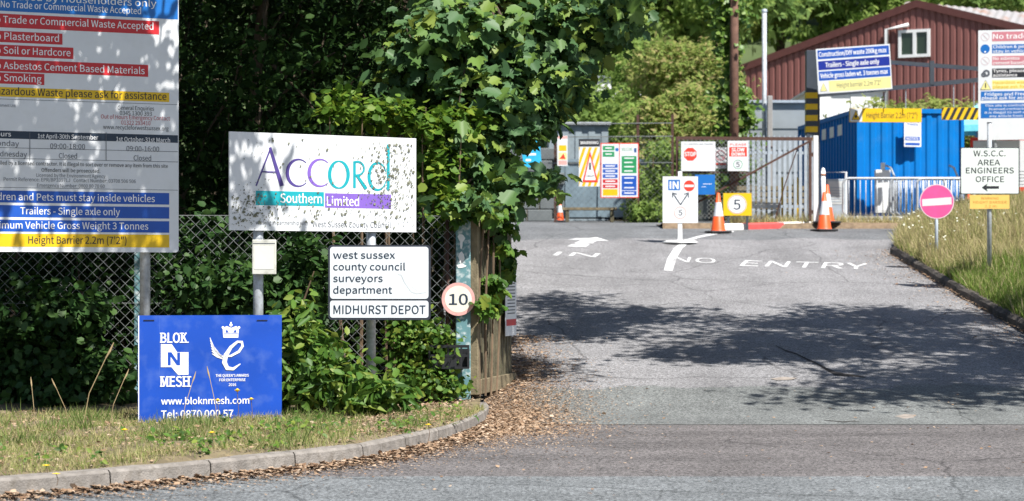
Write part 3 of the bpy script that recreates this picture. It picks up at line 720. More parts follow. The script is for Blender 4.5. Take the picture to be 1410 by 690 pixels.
# crown, winged e
B.poly([(307.5, 465), (306.5, 452), (312, 449), (318.5, 451.5), (325, 449), (329, 452), (328, 465)], WHITEP, 2); B.poly([(310.5, 458), (312, 453), (315, 458)], BANNER, 3); B.poly([(321, 458), (324, 453), (326, 458)], BANNER, 3)
B.rect(308, 459.3, 328, 460.2, BANNER, 3); B.disc(318, 447.5, 2.2, WHITEP); B.rect(317, 443.5, 319, 448, WHITEP, 3); B.disc(307, 451, 1.8, WHITEP, 3); B.disc(329, 451, 1.8, WHITEP, 3)
B.stroke([(306, 491), (318, 490), (329, 484), (334, 476.5), (333, 471), (327, 470.5), (318, 478), (311, 489), (309, 499), (313, 507), (321, 508), (331, 501)], [1.5, 3, 3.5, 3.5, 4, 3.2, 4.5, 6, 6.5, 6, 4, 1.2], WHITEP, 4)
for k in range(7):
    t = k/6; B.stroke([(289+t*3, 465+t*22), (294+t*5, 478+t*13), (303+t*5, 489+t*5), (313, 493.5)], [.8, 2.2, 2.4, 1.6], WHITEP, 3)
T("THE QUEEN'S AWARDS", 297, 342.5, 519, 3.6, WHITEP, .02); T('FOR ENTERPRISE', 302, 338, 525, 3.6, WHITEP, .02); T('2016', 315, 325, 531.5, 3.6, WHITEP, .02)
T('www.bloknmesh.com', 222, 343, 557, 9, WHITEP, .016); T('Tel: 0870 000 57', 222, 321, 576, 10.5, WHITEP, .016)
B.done()

# ------------------------------------------------------------------ chain link fence, gate post, gate
def chain(name, x0, x1, z0, z1, pitch, r, m, parent):
    b = MB(); h = z1-z0; L = x1-x0
    for s in (1, -1):
        k0 = int(-h/pitch)-1
        for k in range(k0, int(L/pitch)+2):
            a = x0+k*pitch if s == 1 else x0+k*pitch+h
            pts = []
            p, q = (a, z0), (a+s*h, z1)
            # clip
            t0, t1 = 0., 1.
            dx = q[0]-p[0]
            ta, tb = (x0-p[0])/dx, (x1-p[0])/dx
            if ta > tb: ta, tb = tb, ta
            t0, t1 = max(0, ta), min(1, tb)
            if t1-t0 < .02: continue
            A = (p[0]+dx*t0, .003*s, z0+h*t0); D = (p[0]+dx*t1, .003*s, z0+h*t1)
            b.tube([A, D], r, m, 4, False)
    return b.build(name, parent)
a = P(-120, 0, 23.1); c = P(629, 0, 23.62)
fz = thing('chain_link_fence', 'galvanised chain-link fence in front of the dark wood', 'fence', (a.x, a.y, .22), math.atan2(c.y-a.y, c.x-a.x))
FW = math.hypot(c.x-a.x, c.y-a.y)
chain('wire_mesh', 0, FW, .02, 1.94, .115, .0033, WIRE, fz)
for zz in (.05, 1.0, 1.94): b = MB(); b.tube([(0, .01, zz), (FW, .01, zz)], .004, WIRE, 5); b.build('line_wire', fz)
for xx in (-60, 190): b = MB(); u = (P(xx, 0, 23.3).x-a.x); b.box((u-.035, .02, -.3), (u+.035, .08, 2.05), TEALPAINT, .005); b.build('post', fz)
b = MB(); b.tube([(FW-.10, .02, -.2), (FW-.10, .02, 2.0)], .022, BROWNST, 8); b.build('post', fz, True)

gp = thing('gate_post', 'square pale teal steel gate post with peeling paint patches', 'gate post', (P(638, 0, 23.65).x, 23.65, .2))
b = MB(); b.box((-.08, -.08, -.3), (.08, .08, 2.0), TEALPAINT, .008); b.build('shaft', gp)
b = MB(); b.box((-.09, -.09, 2.0), (.09, .09, 2.02), TEALPAINT); b.build('cap_plate', gp)
b = MB()
for z, wd, h in ((1.72, .06, .1), (1.5, .05, .14), (1.42, .09, .05), (1.68, .03, .16)):
    b.poly([(-.02+wd*math.cos(2*math.pi*k/9)*random.uniform(.6, 1.1)*.7, z+h*math.sin(2*math.pi*k/9)*random.uniform(.5, 1)*.6) for k in range(9)], -.0815-.001*len(b.f), WHWALL)
b.build('bare_patch', gp)
B = Board('speed_limit_sign', 'round 10 speed limit sign with faded pink ring on the teal gate post', 'sign', 608, 654, 412, 23.53, 23.53, ground=.2)
u, v, q = B.loc(631, 412)
b = MB(); b.prism([(u+23*q*math.cos(2*math.pi*k/40), v+23*q*math.sin(2*math.pi*k/40)) for k in range(40)], 0, .006, EDGE); b.build('plate', B.root)
B.disc(631, 412, 22.8, PALEP, 1); B.disc(631, 412, 18.5, CREAM, 2); B.text('10', 618.5, 644, 419.5, 14.5, NAVY, .02, 3); B.done()

tr = thing('plastic_tray', 'slotted black plastic tray hung on the fence beside the teal gate post', 'tray', (P(590, 0, 23.2).x, 23.2, P(0, 508, 23.2).z))
b = MB(); q = 23.2/F; W_, H_ = 56*q, 33*q
b.box((0, 0, 0), (W_, .015, .02), BLKPL); b.box((0, 0, H_-.03), (W_, .015, H_), BLKPL); b.box((0, 0, H_*.5), (W_, .015, H_*.5+.025), BLKPL)
for x in (0, .13, .2, .27, .34, W_-.02): b.box((x, .002, .02), (x+.018, .013, H_-.03), BLKPL)
b.box((.04, .004, .02), (.3, .010, H_*.5), BLKPL)
b.build('front', tr)
b = MB(); b.box((0, .016, 0), (W_, .25, .012), BLKPL); b.box((0, .016, .012), (.014, .25, H_-.05), BLKPL); b.box((W_-.014, .016, .012), (W_, .25, H_-.05), BLKPL); b.box((0, .251, 0), (W_, .263, H_-.05), BLKPL); b.build('bin', tr)

a = Vector((P(652, 0, 23.6).x, 23.62, 0)); c = Vector((P(705, 0, 25.4).x, 25.4, 0))
gt = thing('timber_gate', 'open weathered timber gate leaf of upright boards, overgrown by creeper', 'gate', (a.x, a.y, .12), math.atan2(c.y-a.y, c.x-a.x))
GL = (c-a).length; zt, zb = P(0, 303, 23.6).z-.12, .1
b = MB(); x = .12; k = 0
while x < GL-.02:
    w_ = .098
    b.box((x, 0, zb+.12), (min(x+w_, GL), .022, zt-.02*random.random()), TIMBER, .003); x += w_+.034
b.build('boards', gt)
for A_, Z_ in (((0, -.045, zb), (GL, -.003, zb+.16)), ((0, .025, zt-.3), (GL, .065, zt-.18)), ((0, .025, .85), (GL, .065, .97))): b = MB(); b.box(A_, Z_, TIMBERL, .004); b.build('rail', gt)
b = MB(); b.box((-.01, -.05, zb), (.09, .06, zt+.02), TIMBERL, .006); b.build('stile', gt)
# notice on gate
B = Board('gate_notice', 'narrow white notice with a red strip on the timber gate', 'notice', 689, 704, 400, 24.83, 25.36, ground=.12)
for o_ in [B.root]: o_.location = (o_.location.x+.06, o_.location.y-.02, o_.location.z)
B.face(689, 352, 704, 463, WHITE, .006); B.rect(690, 440, 703.5, 449, REDP)
for k in range(16): B.rect(691.5, 362+k*4.6, 702, 363.6+k*4.6, GREYP, 1)
B.done()
bp_ = thing('gate_side_post', 'rough brown timber post between teal gate post and gate', 'post', (P(652, 0, 23.75).x, 23.8, .1))
b = MB(); b.tube([(0, 0, -.2), (.01, 0, 1), (0, .01, 2.05)], [.05, .047, .045], BARK, 9); b.build('shaft', bp_, True)

# ------------------------------------------------------------------ IN sign, cones, far signs
def ground_y(d): return gz(d)
def post_sign(): pass
B = Board('lane_sign', 'white lane sign with IN, no entry and forked arrows on round base', 'sign', 912.5, 961, 275, 41.2, 41.2, ground=gz(41.2))
B.face(912.5, 243, 961, 307, WHITE, .012, .01)
B.rect(920, 247.5, 936.5, 262, BLUE2); B.text('IN', 922.5, 934, 260, 10, WHITEP, .03)
B.disc(949, 256, 7.6, BRED, 1); B.rect(942.7, 254.5, 955.3, 257.5, WHITEP, 2)
for s in (-1, 1):
    B.stroke([(937, 282), (937+s*10, 267)], 1.5, NAVY, 1+(s > 0)); B.stroke([(937+s*11, 272), (937+s*11, 265.5), (937+s*5, 267.5)], 1.4, NAVY, 3)
B.ring(936.5, 293, 7.4, 8.6, PALEP, 1); B.text('5', 934, 939.5, 296.5, 7.5, GREYP, .01); B.done()
b = MB(); u = B.loc(936.5, 300)[0]; b.box((u-.04, .014, .0), (u+.04, .06, B.loc(0, 236)[1]), UPVC, .004); b.build('post', B.root)
b = MB(); b.lathe([(.001, .0), (.33, .0), (.33, .03), (.25, .055), (.001, .06)], UPVC, 32, (u, .035)); b.build('base', B.root, True)

def cone_at(loc, h, label):
    t = thing('traffic_cone', label, 'traffic cone', loc, random.uniform(0, 1), 'orange and white traffic cones')
    b = MB(); r0, r1 = h*.175, h*.035; zz = lambda k: r0+(r1-r0)*k
    b.lathe([(r0*1.12, .045), (zz(0), .075), (zz(1), h), (r1*.6, h+.005), (r1*.55, h-.05)], ORANGE); b.build('cone_body', t, True)
    b = MB(); b.lathe([(zz(.36)+.003, .075+(h-.075)*.36), (zz(.74)+.003, .075+(h-.075)*.74)], CONEW); b.build('reflective_sleeve', t, True)
    b = MB(); s = h*.27; b.box((-s, -s, 0), (s, s, .045), RUBBER, .015); b.build('base', t)
    return t
p = GP(989, 321); c1 = cone_at(p, .80, 'orange and white cone in front of the yellow 5 sign')
dup(c1, GP(1135, 318.5), .3, 'orange and white cone in front of the white post by the blue container')
dup(c1, Vector((P(1334, 0, 44.6).x, 44.6, P(0, 321, 44.6).z)), .8, 'orange and white cone behind the bank grass, below the office arrow sign')
dup(c1, Vector((P(1122, 0, 45.3).x+.27, 45.4, gz(45.3)+.12)), .8, 'orange and white cone half hidden behind the cone by the white post')
c5 = cone_at(Vector((P(771, 0, 51).x, 51, gz(51))), .5, 'small orange and white cone behind the mesh fence, under the yellow warning board')

# frame gate
a = P(931, 0, 45.6); c = P(1119, 0, 45.9)
fg = thing('steel_frame_gate', 'brown rusty steel frame gate with one diagonal brace', 'gate', (a.x, a.y, gz(45.6)+.1), math.atan2(c.y-a.y, c.x-a.x))
FL = (c-a).length; fz0 = gz(45.6)+.1; zt = P(0, 189.5, 45.7).z-fz0; q = 45.7/F
b = MB(); b.box((0, 0, zt-.05), (FL, .05, zt+.02), BROWNST); b.box((0, .001, zt-1.28), (.05, .049, zt-.05), BROWNST); b.box((FL-.08, .001, 0), (FL-.02, .049, zt-.05), BROWNST)
b.box((.05, .002, zt-.75), (1.7, .045, zt-.71), BROWNST) ; b.build('frame', fg)
b = MB(); b.tube([(FL-.06, -.015, zt-.06), (.45, -.015, zt-1.36)], .03, BROWNST, 4); b.build('brace', fg)
chain('wire_mesh', .05, 1.9, .1, zt-.05, .09, .005, WIRE, fg)
b = MB(); b.tube([(FL-.3, .01, zt-.15), (FL-.6, .0, zt-1.0), (FL-.8, .01, zt-1.7)], .012, BROWNST, 5); b.build('chain', fg)
wp = thing('white_gate_post', 'white post at the hinge end of the brown frame gate', 'post', (P(1123, 0, 45.6).x, 45.6, gz(45.6)))
b = MB(); b.box((-.05, -.05, 0), (.05, .05, P(0, 187, 45.6).z-gz(45.6)), UPVC, .006); b.build('shaft', wp)
for zz in (1.5, .3): b = MB(); b.box((-.11, -.03, zz), (-.05, .03, zz+.08), BROWNST); b.build('hinge', wp)
# palisade
a = P(1028, 0, 46.6); c = P(1122, 0, 46.8)
pf = thing('palisade_fence', 'grey galvanised steel palisade fence behind the brown frame gate', 'fence', (a.x, a.y, gz(46.6)+.1), math.atan2(c.y-a.y, c.x-a.x))
PL = (c-a).length; b = MB(); x = 0
while x < PL:
    b.prism([(x, .05), (x+.066, .05), (x+.066, 1.78), (x+.033, 1.86), (x, 1.78)], -.012, .004, STEELM); x += .115
b.build('pales', pf)
for zz in (.3, 1.45): b = MB(); b.box((0, .006, zz), (PL, .05, zz+.06), STEELM); b.build('rail', pf)
b = MB(); b.box((PL-.16, -.03, 0), (PL-.02, .11, 1.75), STEELM); b.build('post', pf)
lm = thing('timber_pallet_stack', 'stack of pale timber boards behind the palisade fence', 'timber', (P(1065, 0, 49).x, 49, gz(49)))
b = MB()
for k in range(6): b.box((-.95+.02*k, -.3, .02+k*.14), (.85+.03*math.sin(k*2), .3, .12+k*.14), TIMBERL)
b.build('boards', lm)
b = MB()
for k in range(6): b.box((-.6, -.28, .12+k*.14), (-.5, .28, .1595+k*.14), TIMBER); b.box((.4, -.28, .12+k*.14), (.5, .28, .1595+k*.14), TIMBER)
b.build('bearer', lm)
for xx, lab in ((1096, 'yellow post with chain behind the palisade fence, nearer the blue container'), (1078, 'yellow post behind the palisade fence, nearer the timber stack')):
    t = thing('yellow_post', lab, 'post', (P(xx, 0, 47.6).x, 47.6, gz(47.6))); b = MB(); b.tube([(0, 0, 0), (0, 0, 1.0)], .06, YELP, 10); b.build('shaft', t, True); b = MB(); b.lathe([(.06, 1.0), (.04, 1.04), (.001, 1.05)], YELP, 10); b.build('cap', t, True)

B = Board('stop_notice', 'white notice with red stop octagon on the frame gate', 'sign', 938, 985, 215, 45.5, 45.5)
B.face(938, 195, 985, 235.5, WHITE, .008)
B.poly([(950.5+9.6*math.cos(R(22.5+45*k)), 212.5+9.6*math.sin(R(22.5+45*k))) for k in range(8)], BRED, 1); B.text('STOP', 942.5, 958.5, 215, 5.5, WHITEP, .03)
B.text('ALL VISITORS AND DRIVERS', 942, 982, 199.5, 2, GREYP)
for k in range(5): B.rect(963, 204+k*5, 982, 204.7+k*5, mat('pale_grey_print', (.6, .6, .62), .5), 1)
B.done()
B = Board('no_smoking_notice', 'white notice with red crossed circle and red strip behind the stop notice', 'notice', 985, 1000.5, 215, 45.75, 45.75)
B.face(984, 203, 1000.5, 232, WHITE, .006); B.ring(992, 214, 6, 7.3, PINKS, 1); B.stroke([(987.5, 208.5), (996.5, 218.5)], 1.3, PINKS, 2); B.stroke([(987, 215), (997, 213.5)], 1.2, GREYP, 3); B.rect(985, 224.5, 999.5, 227.5, BRED, 1); B.done()
B = Board('slow_down_notice', 'white notice reading slow down in a red panel above a 5', 'sign', 1002, 1030.5, 215, 45.5, 45.5)
B.face(1002, 194, 1030.5, 235.5, WHITE, .008); B.rect(1004, 202.5, 1028.5, 215.5, BRED); B.text('SLOW', 1007.5, 1025, 208.5, 4.6, WHITEP, .03); B.text('DOWN', 1007.5, 1025, 214.5, 4.4, WHITEP, .03)
B.text('PLEASE', 1005, 1028, 200.5, 3, BRED, .01); B.ring(1016, 226.5, 5.6, 6.4, GREENP, 1); B.text('5', 1013.5, 1018.5, 230, 7, NAVY, .01); B.done()
B = Board('blank_blue_notice', 'plain bright blue board hung low on the frame gate', 'sign', 957, 984.5, 254, 45.45, 45.45)
B.face(957, 240.5, 984.5, 268, BLUE2, .008); B.rect(968, 253, 980, 253.7, WHITEP); B.rect(966, 257, 972, 257.6, WHITEP); B.done()
B = Board('yellow_speed_sign', 'yellow board with a 5 in a pale ringed circle', 'sign', 996, 1035, 282, 44.9, 44.9)
B.face(996, 266, 1035, 297, YELP, .01); B.disc(1014.8, 281.5, 13.3, WHITEP, 1); B.ring(1014.8, 281.5, 11.6, 12.9, PALEP, 2); B.text('5', 1010, 1019.5, 288.5, 13.5, NAVY, .015, 2); B.done()
for xx in (1003, 1029): u, v, q = B.loc(xx, 297); b = MB(); b.box((u-.025, .012, .0), (u+.025, .05, v+.3), DARKST); b.build('leg', B.root)

# mesh fence at the back left with its boards
D0 = 50.2
a = P(560, 0, D0); c = P(926, 0, D0-.6)
mf = thing('mesh_fence', 'tall rusty-posted wire mesh fence across the back of the yard', 'fence', (a.x, a.y, gz(D0)), math.atan2(c.y-a.y, c.x-a.x))
ML = (c-a).length
chain('wire_mesh', 0, ML, .03, 1.95, .15, .0026, WIRE, mf)
for zz in (1.35, 1.95, 2.25): b = MB(); b.tube([(0, .01, zz), (ML, .01, zz)], .012, WIRE, 5); b.build('rail', mf)
for xx in (590, 655, 765, 878, 925): 
    u = P(xx, 0, D0).x-a.x; b = MB(); b.box((u-.03, .015, 0), (u+.03, .08, 2.45), BROWNST); b.build('post', mf)
B = Board('blue_banner', 'light blue fabric banner on the mesh fence behind the maple leaves', 'banner', 718, 744, 210, 49.7, 49.7)
b = MB(); p_ = B.pts([(716, 196), (743, 192), (746, 229), (722, 231)]); b.prism([p_[3], p_[2], p_[1], p_[0]], 0, .01, TARP); b.build('cloth', B.root)
B.rect(724, 211, 738, 214, WHITEP); B.rect(724, 219, 731, 222, WHITEP); B.done()
B = Board('small_safety_notice', 'narrow white and yellow safety notice on the mesh fence', 'notice', 767.5, 781, 205, 49.6, 49.6)
B.face(767.5, 187, 781.5, 228.5, WHITE, .008); B.rect(768, 187.5, 781, 191, PALEP); B.rect(769.5, 200, 780, 208, YELP); B.rect(769, 210, 780.5, 220, PYEL); B.poly([(770, 219), (779, 219), (776, 211)], BRED, 2); B.rect(769, 221, 780.5, 227, PALEP); B.done()
B = Board('warning_banner', 'yellow and white striped warning board with red triangle', 'sign', 797, 826, 225, 49.35, 49.3)
B.face(797, 191.5, 826, 257, WHITE, .008); B.rect(797, 191.5, 826, 202, BLACKP); B.text('WARNING', 799, 824, 198.6, 4, WHITEP, .02)
for k in range(9):
    x0, y0 = 797+k*8-36, 256
    pp = [(x0, 256.5), (x0+4, 256.5), (x0+18+4, 203), (x0+18, 203)]
    xa = [max(797.3, min(825.7, x)) for x, _ in pp]
    if max(xa)-min(xa) > .5:
        # clip the slanted stripe to the board by walking its height
        rows = [(y, x0+18*(256.5-y)/53.5) for y in np.linspace(256.5, 203, 12)]
        lft = [(max(797.3, min(825.7, x)), y) for y, x in rows]; rgt = [(max(797.3, min(825.7, x+4)), y) for y, x in rows]
        for i in range(11): 
            if abs(lft[i][0]-rgt[i][0])+abs(lft[i+1][0]-rgt[i+1][0]) > .3: B.poly([lft[i], rgt[i], rgt[i+1], lft[i+1]], YELP, 1)
B.poly([(802, 251), (823.5, 251), (812.5, 208)], BRED, 2); B.poly([(805, 248), (820.5, 248), (812.5, 215)], WHITEP, 3)
B.rect(811, 224, 814, 234, GREYP, 4); B.text('DANGER', 807.5, 818, 244, 3, GREYP, .01, 4); B.done()
B = Board('information_board', 'pair of white boards with green, blue, red and yellow panels in red edging', 'sign', 827, 879, 235, 49.35, 49.3)
B.face(827, 197, 879.5, 272.5, BRED, .01)
for x0, x1 in ((828.3, 852.3), (853.5, 878.3)): B.rect(x0, 198.3, x1, 271.3, WHITE, 1)
def panel(x0, y0, x1, y1, m, lines, k=2):
    B.rect(x0, y0, x1, y1, m, k)
    for i in range(lines):
        h = (y1-y0)/lines; yy = y0+h*(i+.36); B.rect(x0+3.5, yy, x1-3.5-(i % 2)*2, yy+min(h*.3, 1.5), WHITEP, k+1)
panel(830, 201, 846, 207, GREENP, 1); panel(830, 209, 846, 216, GREENP, 1); B.disc(849.5, 206, 2.4, BLUE2)
for y in (226, 233, 240): panel(830, y, 850.5, y+5.2, BLUEP, 1)
for y in (247, 254): panel(830, y, 850.5, y+5.2, REDP, 1)
panel(830, 260.5, 850.5, 269.5, YELP, 0); B.text('WELCOME', 856, 871, 208, 4.5, GREENP); B.rect(873, 204, 876.5, 210, BLUE2)
panel(856, 215, 876.5, 238.5, GREENP, 4); panel(856, 242, 876.5, 262, BLUEP, 3); panel(856, 263, 876.5, 269, BLUEP, 1); B.done()

# ------------------------------------------------------------------ WSCC sign, roundel, right boards
dW = 34.0
B = Board('office_sign', 'white sign with black lettering and arrow on grey post in the grass bank', 'sign', 1322, 1404, 235, dW, dW, ground=P(0, 370, dW).z)
B.face(1322.5, 203, 1403.5, 267.5, BORD, .012, .02)
u0, v1, q = B.loc(1323.5, 204); u1 = B.loc(1402.5, 204)[0]; v0 = B.loc(0, 266.5)[1]; B.mb.plate(u0, v0, u1, v1, -.002, -.0005, mat('pale_green_white', (.66, .71, .68), .4, var=.04), .018)
for t, x0, x1, yb in (('W.S.C.C.', 1340.5, 1384.5, 215), ('AREA', 1346, 1377, 227.5), ('ENGINEERS', 1330, 1396, 238.5), ('OFFICE', 1343.5, 1382.5, 250.5)): B.text(t, x0, x1, yb, 7.6, BLACKP, .006, 3)
B.rect(1358, 256.3, 1375.5, 259.8, BLACKP, 3); B.poly([(1352, 258), (1360, 252.5), (1357.5, 258), (1360, 263.5)], BLACKP, 4); B.done()
u, v, q = B.loc(1363.5, 169.5)
b = MB(); b.tube([(u, .06, -.2), (u, .06, v)], .036, STEEL, 12); b.build('post', B.root, True)
b = MB(); b.tube([(u, .06, v), (u, .06, v+.015)], .038, DARKST, 12); b.build('post_cap', B.root, True)
zB = B.root.location.z
B = Board('height_notice', 'small orange-yellow notice fixed under the office arrow sign', 'notice', 1335, 1390, 278, dW, dW, ground=zB)
OY = mat('orange_yellow_sign', (.80, .50, .13), .5, var=.06); FO = mat('faint_orange_lettering', (.55, .30, .07), .5)
B.face(1335.5, 268.5, 1390, 287.5, OY, .006); B.text('WARNING', 1351, 1375, 274.5, 3.4, FO); B.text('HEIGHT BARRIER', 1340, 1386, 280, 3.4, FO); B.text('2.2 m', 1356, 1372, 285.5, 3.4, FO); B.done()

dR_ = 37.0
B = Board('no_entry_sign', 'round faded pink no entry sign low in the bank grass', 'sign', 1266, 1314, 278, dR_, dR_, ground=bank_z(P(1290, 0, dR_).x, dR_))
u, v, q = B.loc(1290, 277.5)
b = MB(); b.prism([(u+23.8*q*math.cos(2*math.pi*k/44), v+23.8*q*math.sin(2*math.pi*k/44)) for k in range(44)], 0, .006, mat('pale_rim', (.72, .55, .62), .5)); b.build('plate', B.root)
B.disc(1290, 277.5, 22.6, PINK, 1); B.poly([(1269.5, 274.5), (1310, 271.5), (1310.5, 281.5), (1270, 284)], mat('greyed_white_bar', (.62, .64, .65), .5, var=.08), 2); B.done()
b = MB(); b.tube([(u, .03, -.2), (u, .03, v)], .028, STEELM, 10); b.build('post', B.root, True)

B = Board('site_rules_board', 'tall white site rules board with hazard symbols at the right edge', 'sign', 1347, 1462, 100, 42.5, 42.2, ground=bank_z(P(1400, 0, 42.4).x, 42.4))
B.face(1347, 42, 1462, 193, WHITE, .015)
for t, ya, yb, m, tm in (('No trade waste', 44, 57, PINKS, WHITEP), ('Children & pets must|stay in vehicles', 61.5, 73.5, BLUE2, WHITEP), ('No asbestos|cement based materials', 77.5, 90, PINKS, WHITEP), ('Tyres, please ask for|assistance', 94.5, 107, BLACKP, WHITEP), ('Hazardous waste|please ask for assistance', 110.5, 123, PYEL, YELP)):
    B.rect(1366, ya, 1459, yb, m)
    ls = t.split('|')
    for i, s in enumerate(ls):
        cap = 6.5 if len(ls) == 1 else 4; yb_ = yb-3.5 if len(ls) == 1 else ya+5.2+i*6
        B.text(s, 1367.5, 1367.5+(6.0 if len(ls) == 1 else 3.3)*len(s), yb_, cap, tm, .02)
for y in (51, 84): B.ring(1356.5, y, 5, 6, mat('pale_grey_red', (.6, .5, .52), .5), 1); B.stroke([(1352.5, y-4), (1360.5, y+4)], 1, mat('pale_grey_red', (.6, .5, .52)), 2)
B.disc(1356.5, 67.5, 6.3, BLUE2); B.rect(1355.3, 63, 1357.7, 69, WHITEP); B.disc(1356.5, 71.5, 1.2, WHITEP, 3)
B.ring(1358, 101, 2, 5, GREYP, 1); B.ring(1354.5, 103, 1.5, 3.5, GREYP, 2)
B.poly([(1350, 123.5), (1364.5, 123.5), (1357, 110.5)], PYEL); B.stroke([(1350, 123.5), (1364.5, 123.5), (1357, 110.5), (1350, 123.5)], .7, GREYP, 3); B.rect(1356.4, 114.5, 1357.8, 121, BLACKP, 4)
B.rect(1350.5, 126, 1459, 138.5, BLUE2); B.text('Fridges and Freezers,', 1356, 1428, 132, 4.2, WHITEP, .02); B.text('please ask for assistance', 1352, 1436, 137.3, 4.2, WHITEP, .02)
B.rect(1350.5, 142.5, 1459, 163, BLUE2)
for i, s in enumerate(('This site is controlled by a', 'licensed contractor.', 'It is illegal to sort over or remove', 'any article from this site.')): B.text(s, 1356+(i % 2)*6, 1356+(i % 2)*6+2.7*len(s), 147+i*4.8, 3, WHITEP, .01)
B.done()
for xx in (1370, 1440): B.post(xx, 60, .045, .07)
B = Board('framed_notice_board', 'white notice board in a thick red frame below the site rules board', 'notice board', 1336, 1462, 230, 43.2, 42.9, ground=bank_z(P(1400, 0, 43).x, 43))
B.face(1336, 189.5, 1462, 264, BRED, .02); B.rect(1340, 194, 1458, 258, WHITE); B.text('Household Waste Recycling Site', 1372, 1440, 192.7, 2.6, WHITEP, .01)
for k in range(5): B.rect(1350, 236+k*4.5, 1440, 237+k*4.5, GREYP)
B.done()
for xx in (1345, 1450): B.post(xx, 195, .04, .07)
t = thing('rubble_wall', 'low dark red brick wall under the framed notice board', 'wall', (P(1402, 0, 43.6).x, 43.6, bank_z(P(1402, 0, 43.6).x, 43.6)-.3))
b = MB()
for k in range(7):
    for j in range(9): b.box((-.1+j*.235+(k % 2)*.11, 0, k*.08), (.12+j*.235+(k % 2)*.11, .1, k*.08+.07), mat('dark_brick', (.14, .055, .045), .9, var=.4, scale=5), .004)
b.build('brickwork', t)

# ------------------------------------------------------------------ height barrier, container, crowd barriers
dH = 46.9; zg = gz(dH)
hb = thing('height_barrier', 'dark steel height barrier with yellow-banded post and double top rail', 'barrier', (P(1117, 0, dH).x, dH, zg))
X0 = P(1117, 0, dH).x
def hx(x): return P(x, 0, dH).x-X0
def hz(y): return P(0, y, dH).z-zg
DKP = mat('dark_blue_grey_paint', (.045, .055, .07), .5, var=.12)
b = MB(); b.box((-.12, -.12, 0), (.12, .12, hz(70)), DKP, .008); b.build('post', hb)
b = MB(); k = 0; y = 128.
while y < 300:
    b.box((-.123, -.123, hz(y+8)), (.123, .123, hz(y)), YELP); y += 15.5
b.build('yellow_bands', hb)
b = MB(); b.box((hx(1124.5), -.05, 0), (hx(1128.5), .05, hz(68)), DKP, .005); b.build('post', hb)
b = MB(); b.box((hx(1400), -.12, -.2), (hx(1415), .12, hz(70)), DKP, .008); b.build('post', hb)
b = MB()
def bar(xa, ya, xb, yb, h): b.add([(hx(xa), -.04, hz(ya)-h), (hx(xb), -.04, hz(yb)-h), (hx(xb), -.04, hz(yb)), (hx(xa), -.04, hz(ya)), (hx(xa), .04, hz(ya)-h), (hx(xb), .04, hz(yb)-h), (hx(xb), .04, hz(yb)), (hx(xa), .04, hz(ya))], [(0, 1, 2, 3), (5, 4, 7, 6), (3, 2, 6, 7), (0, 4, 5, 1)], DKP)
bar(1128, 76, 1400, 96, .08); b.build('top_rail', hb); b = MB(); bar(1128, 128, 1400, 102, .09); b.build('lower_rail', hb)
b = MB(); b.box((hx(1280), -.05, hz(117)), (hx(1286), .05, hz(84)), DKP); b.build('strut', hb)
for xx, y0, y1 in ((1219, 119, 149), (1247, 117, 149), (1313, 111, 148), (1341, 108, 148)):
    b = MB(); n_ = 16
    for k in range(n_):
        z0, z1 = hz(y0+(y1-y0)*k/n_), hz(y0+(y1-y0)*(k+1)/n_)
        b.tube([(hx(xx)+(.008 if k % 2 else 0), .008 if k % 2 == 0 else 0, z0), (hx(xx), 0, z1)], .011, STEELM, 5)
    b.build('chain', hb)
B = Board('hanging_height_beam', 'yellow hanging beam with warning triangle and height barrier lettering', 'sign', 1170, 1269, 158, 46.9, 47.0)
B.face(1170, 149, 1269, 168, YELP, .06); B.rect(1170.5, 149.5, 1187, 167.5, WHITE); B.poly([(1173, 165), (1184, 165), (1178.5, 152)], YELP); B.stroke([(1173, 165), (1184, 165), (1178.5, 152), (1173, 165)], .7, BLACKP, 3); B.disc(1178.5, 160.5, 2, BLACKP, 4)
B.text('Height Barrier 2.2m (7\'2")', 1193, 1263, 162.5, 7.5, BLACKP, .0); B.done()
B = Board('hanging_hazard_beam', 'black and yellow striped hanging beam', 'beam', 1297, 1360, 155, 46.9, 46.9)
B.face(1297, 148, 1360, 165, YELP, .06)
for k in range(-1, 8):
    x0 = 1297+k*9.5; pp = []
    rows = [(y, x0+8*(164.7-y)/16.4) for y in np.linspace(164.7, 148.3, 8)]
    for i in range(7):
        q4 = [(max(1297, min(1360, x+o)), y) for (y, x), o in ((rows[i], 0), (rows[i], 4.8), (rows[i+1], 4.8), (rows[i+1], 0))]
        if abs(q4[0][0]-q4[1][0])+abs(q4[3][0]-q4[2][0]) > .2: B.poly(q4, BLACKP, 1)
B.done()
B = Board('weight_limit_sign', 'blue and pale yellow vehicle limits sign on the height barrier', 'sign', 1127, 1229, 100, 46.35, 46.15, ground=P(0, 129.5, 46.3).z); B.root.rotation_euler.y = -R(3.4)
B.face(1127, 67.5, 1229, 129.5, WHITE, .015)
for t, ya, m, x0, x1 in (('Construction/DIY waste 200kg max', 69, BLUEP, 1131, 1224), ('Trailers - Single axle only', 84, DBLUE, 1139, 1213), ('Vehicle gross laden wt. 3 tonnes max', 98.5, BLUEP, 1131, 1224)):
    B.rect(1129, ya+.5, 1227.5, ya+13, m); B.text(t, x0, x1, ya+9.5, 6.3, WHITEP, .02)
B.rect(1142, 112.5, 1227.5, 127.5, PYEL); B.rect(1128.5, 112.5, 1141, 127.5, WHITE); B.poly([(1130, 126), (1139, 126), (1134.5, 114.5)], PYEL); B.stroke([(1130, 126), (1139, 126), (1134.5, 114.5), (1130, 126)], .6, GREYP, 3)
B.text("Height barrier 2.2m 7'2\"", 1153, 1214, 122.5, 6.5, GREYP); B.done()
for xx in (1140, 1215):
    u, v, q = B.loc(xx, 100); b = MB(); b.box((u-.02, .016, v-.1), (u+.02, .5, v-.06), DARKST); b.build('bracket', B.root)

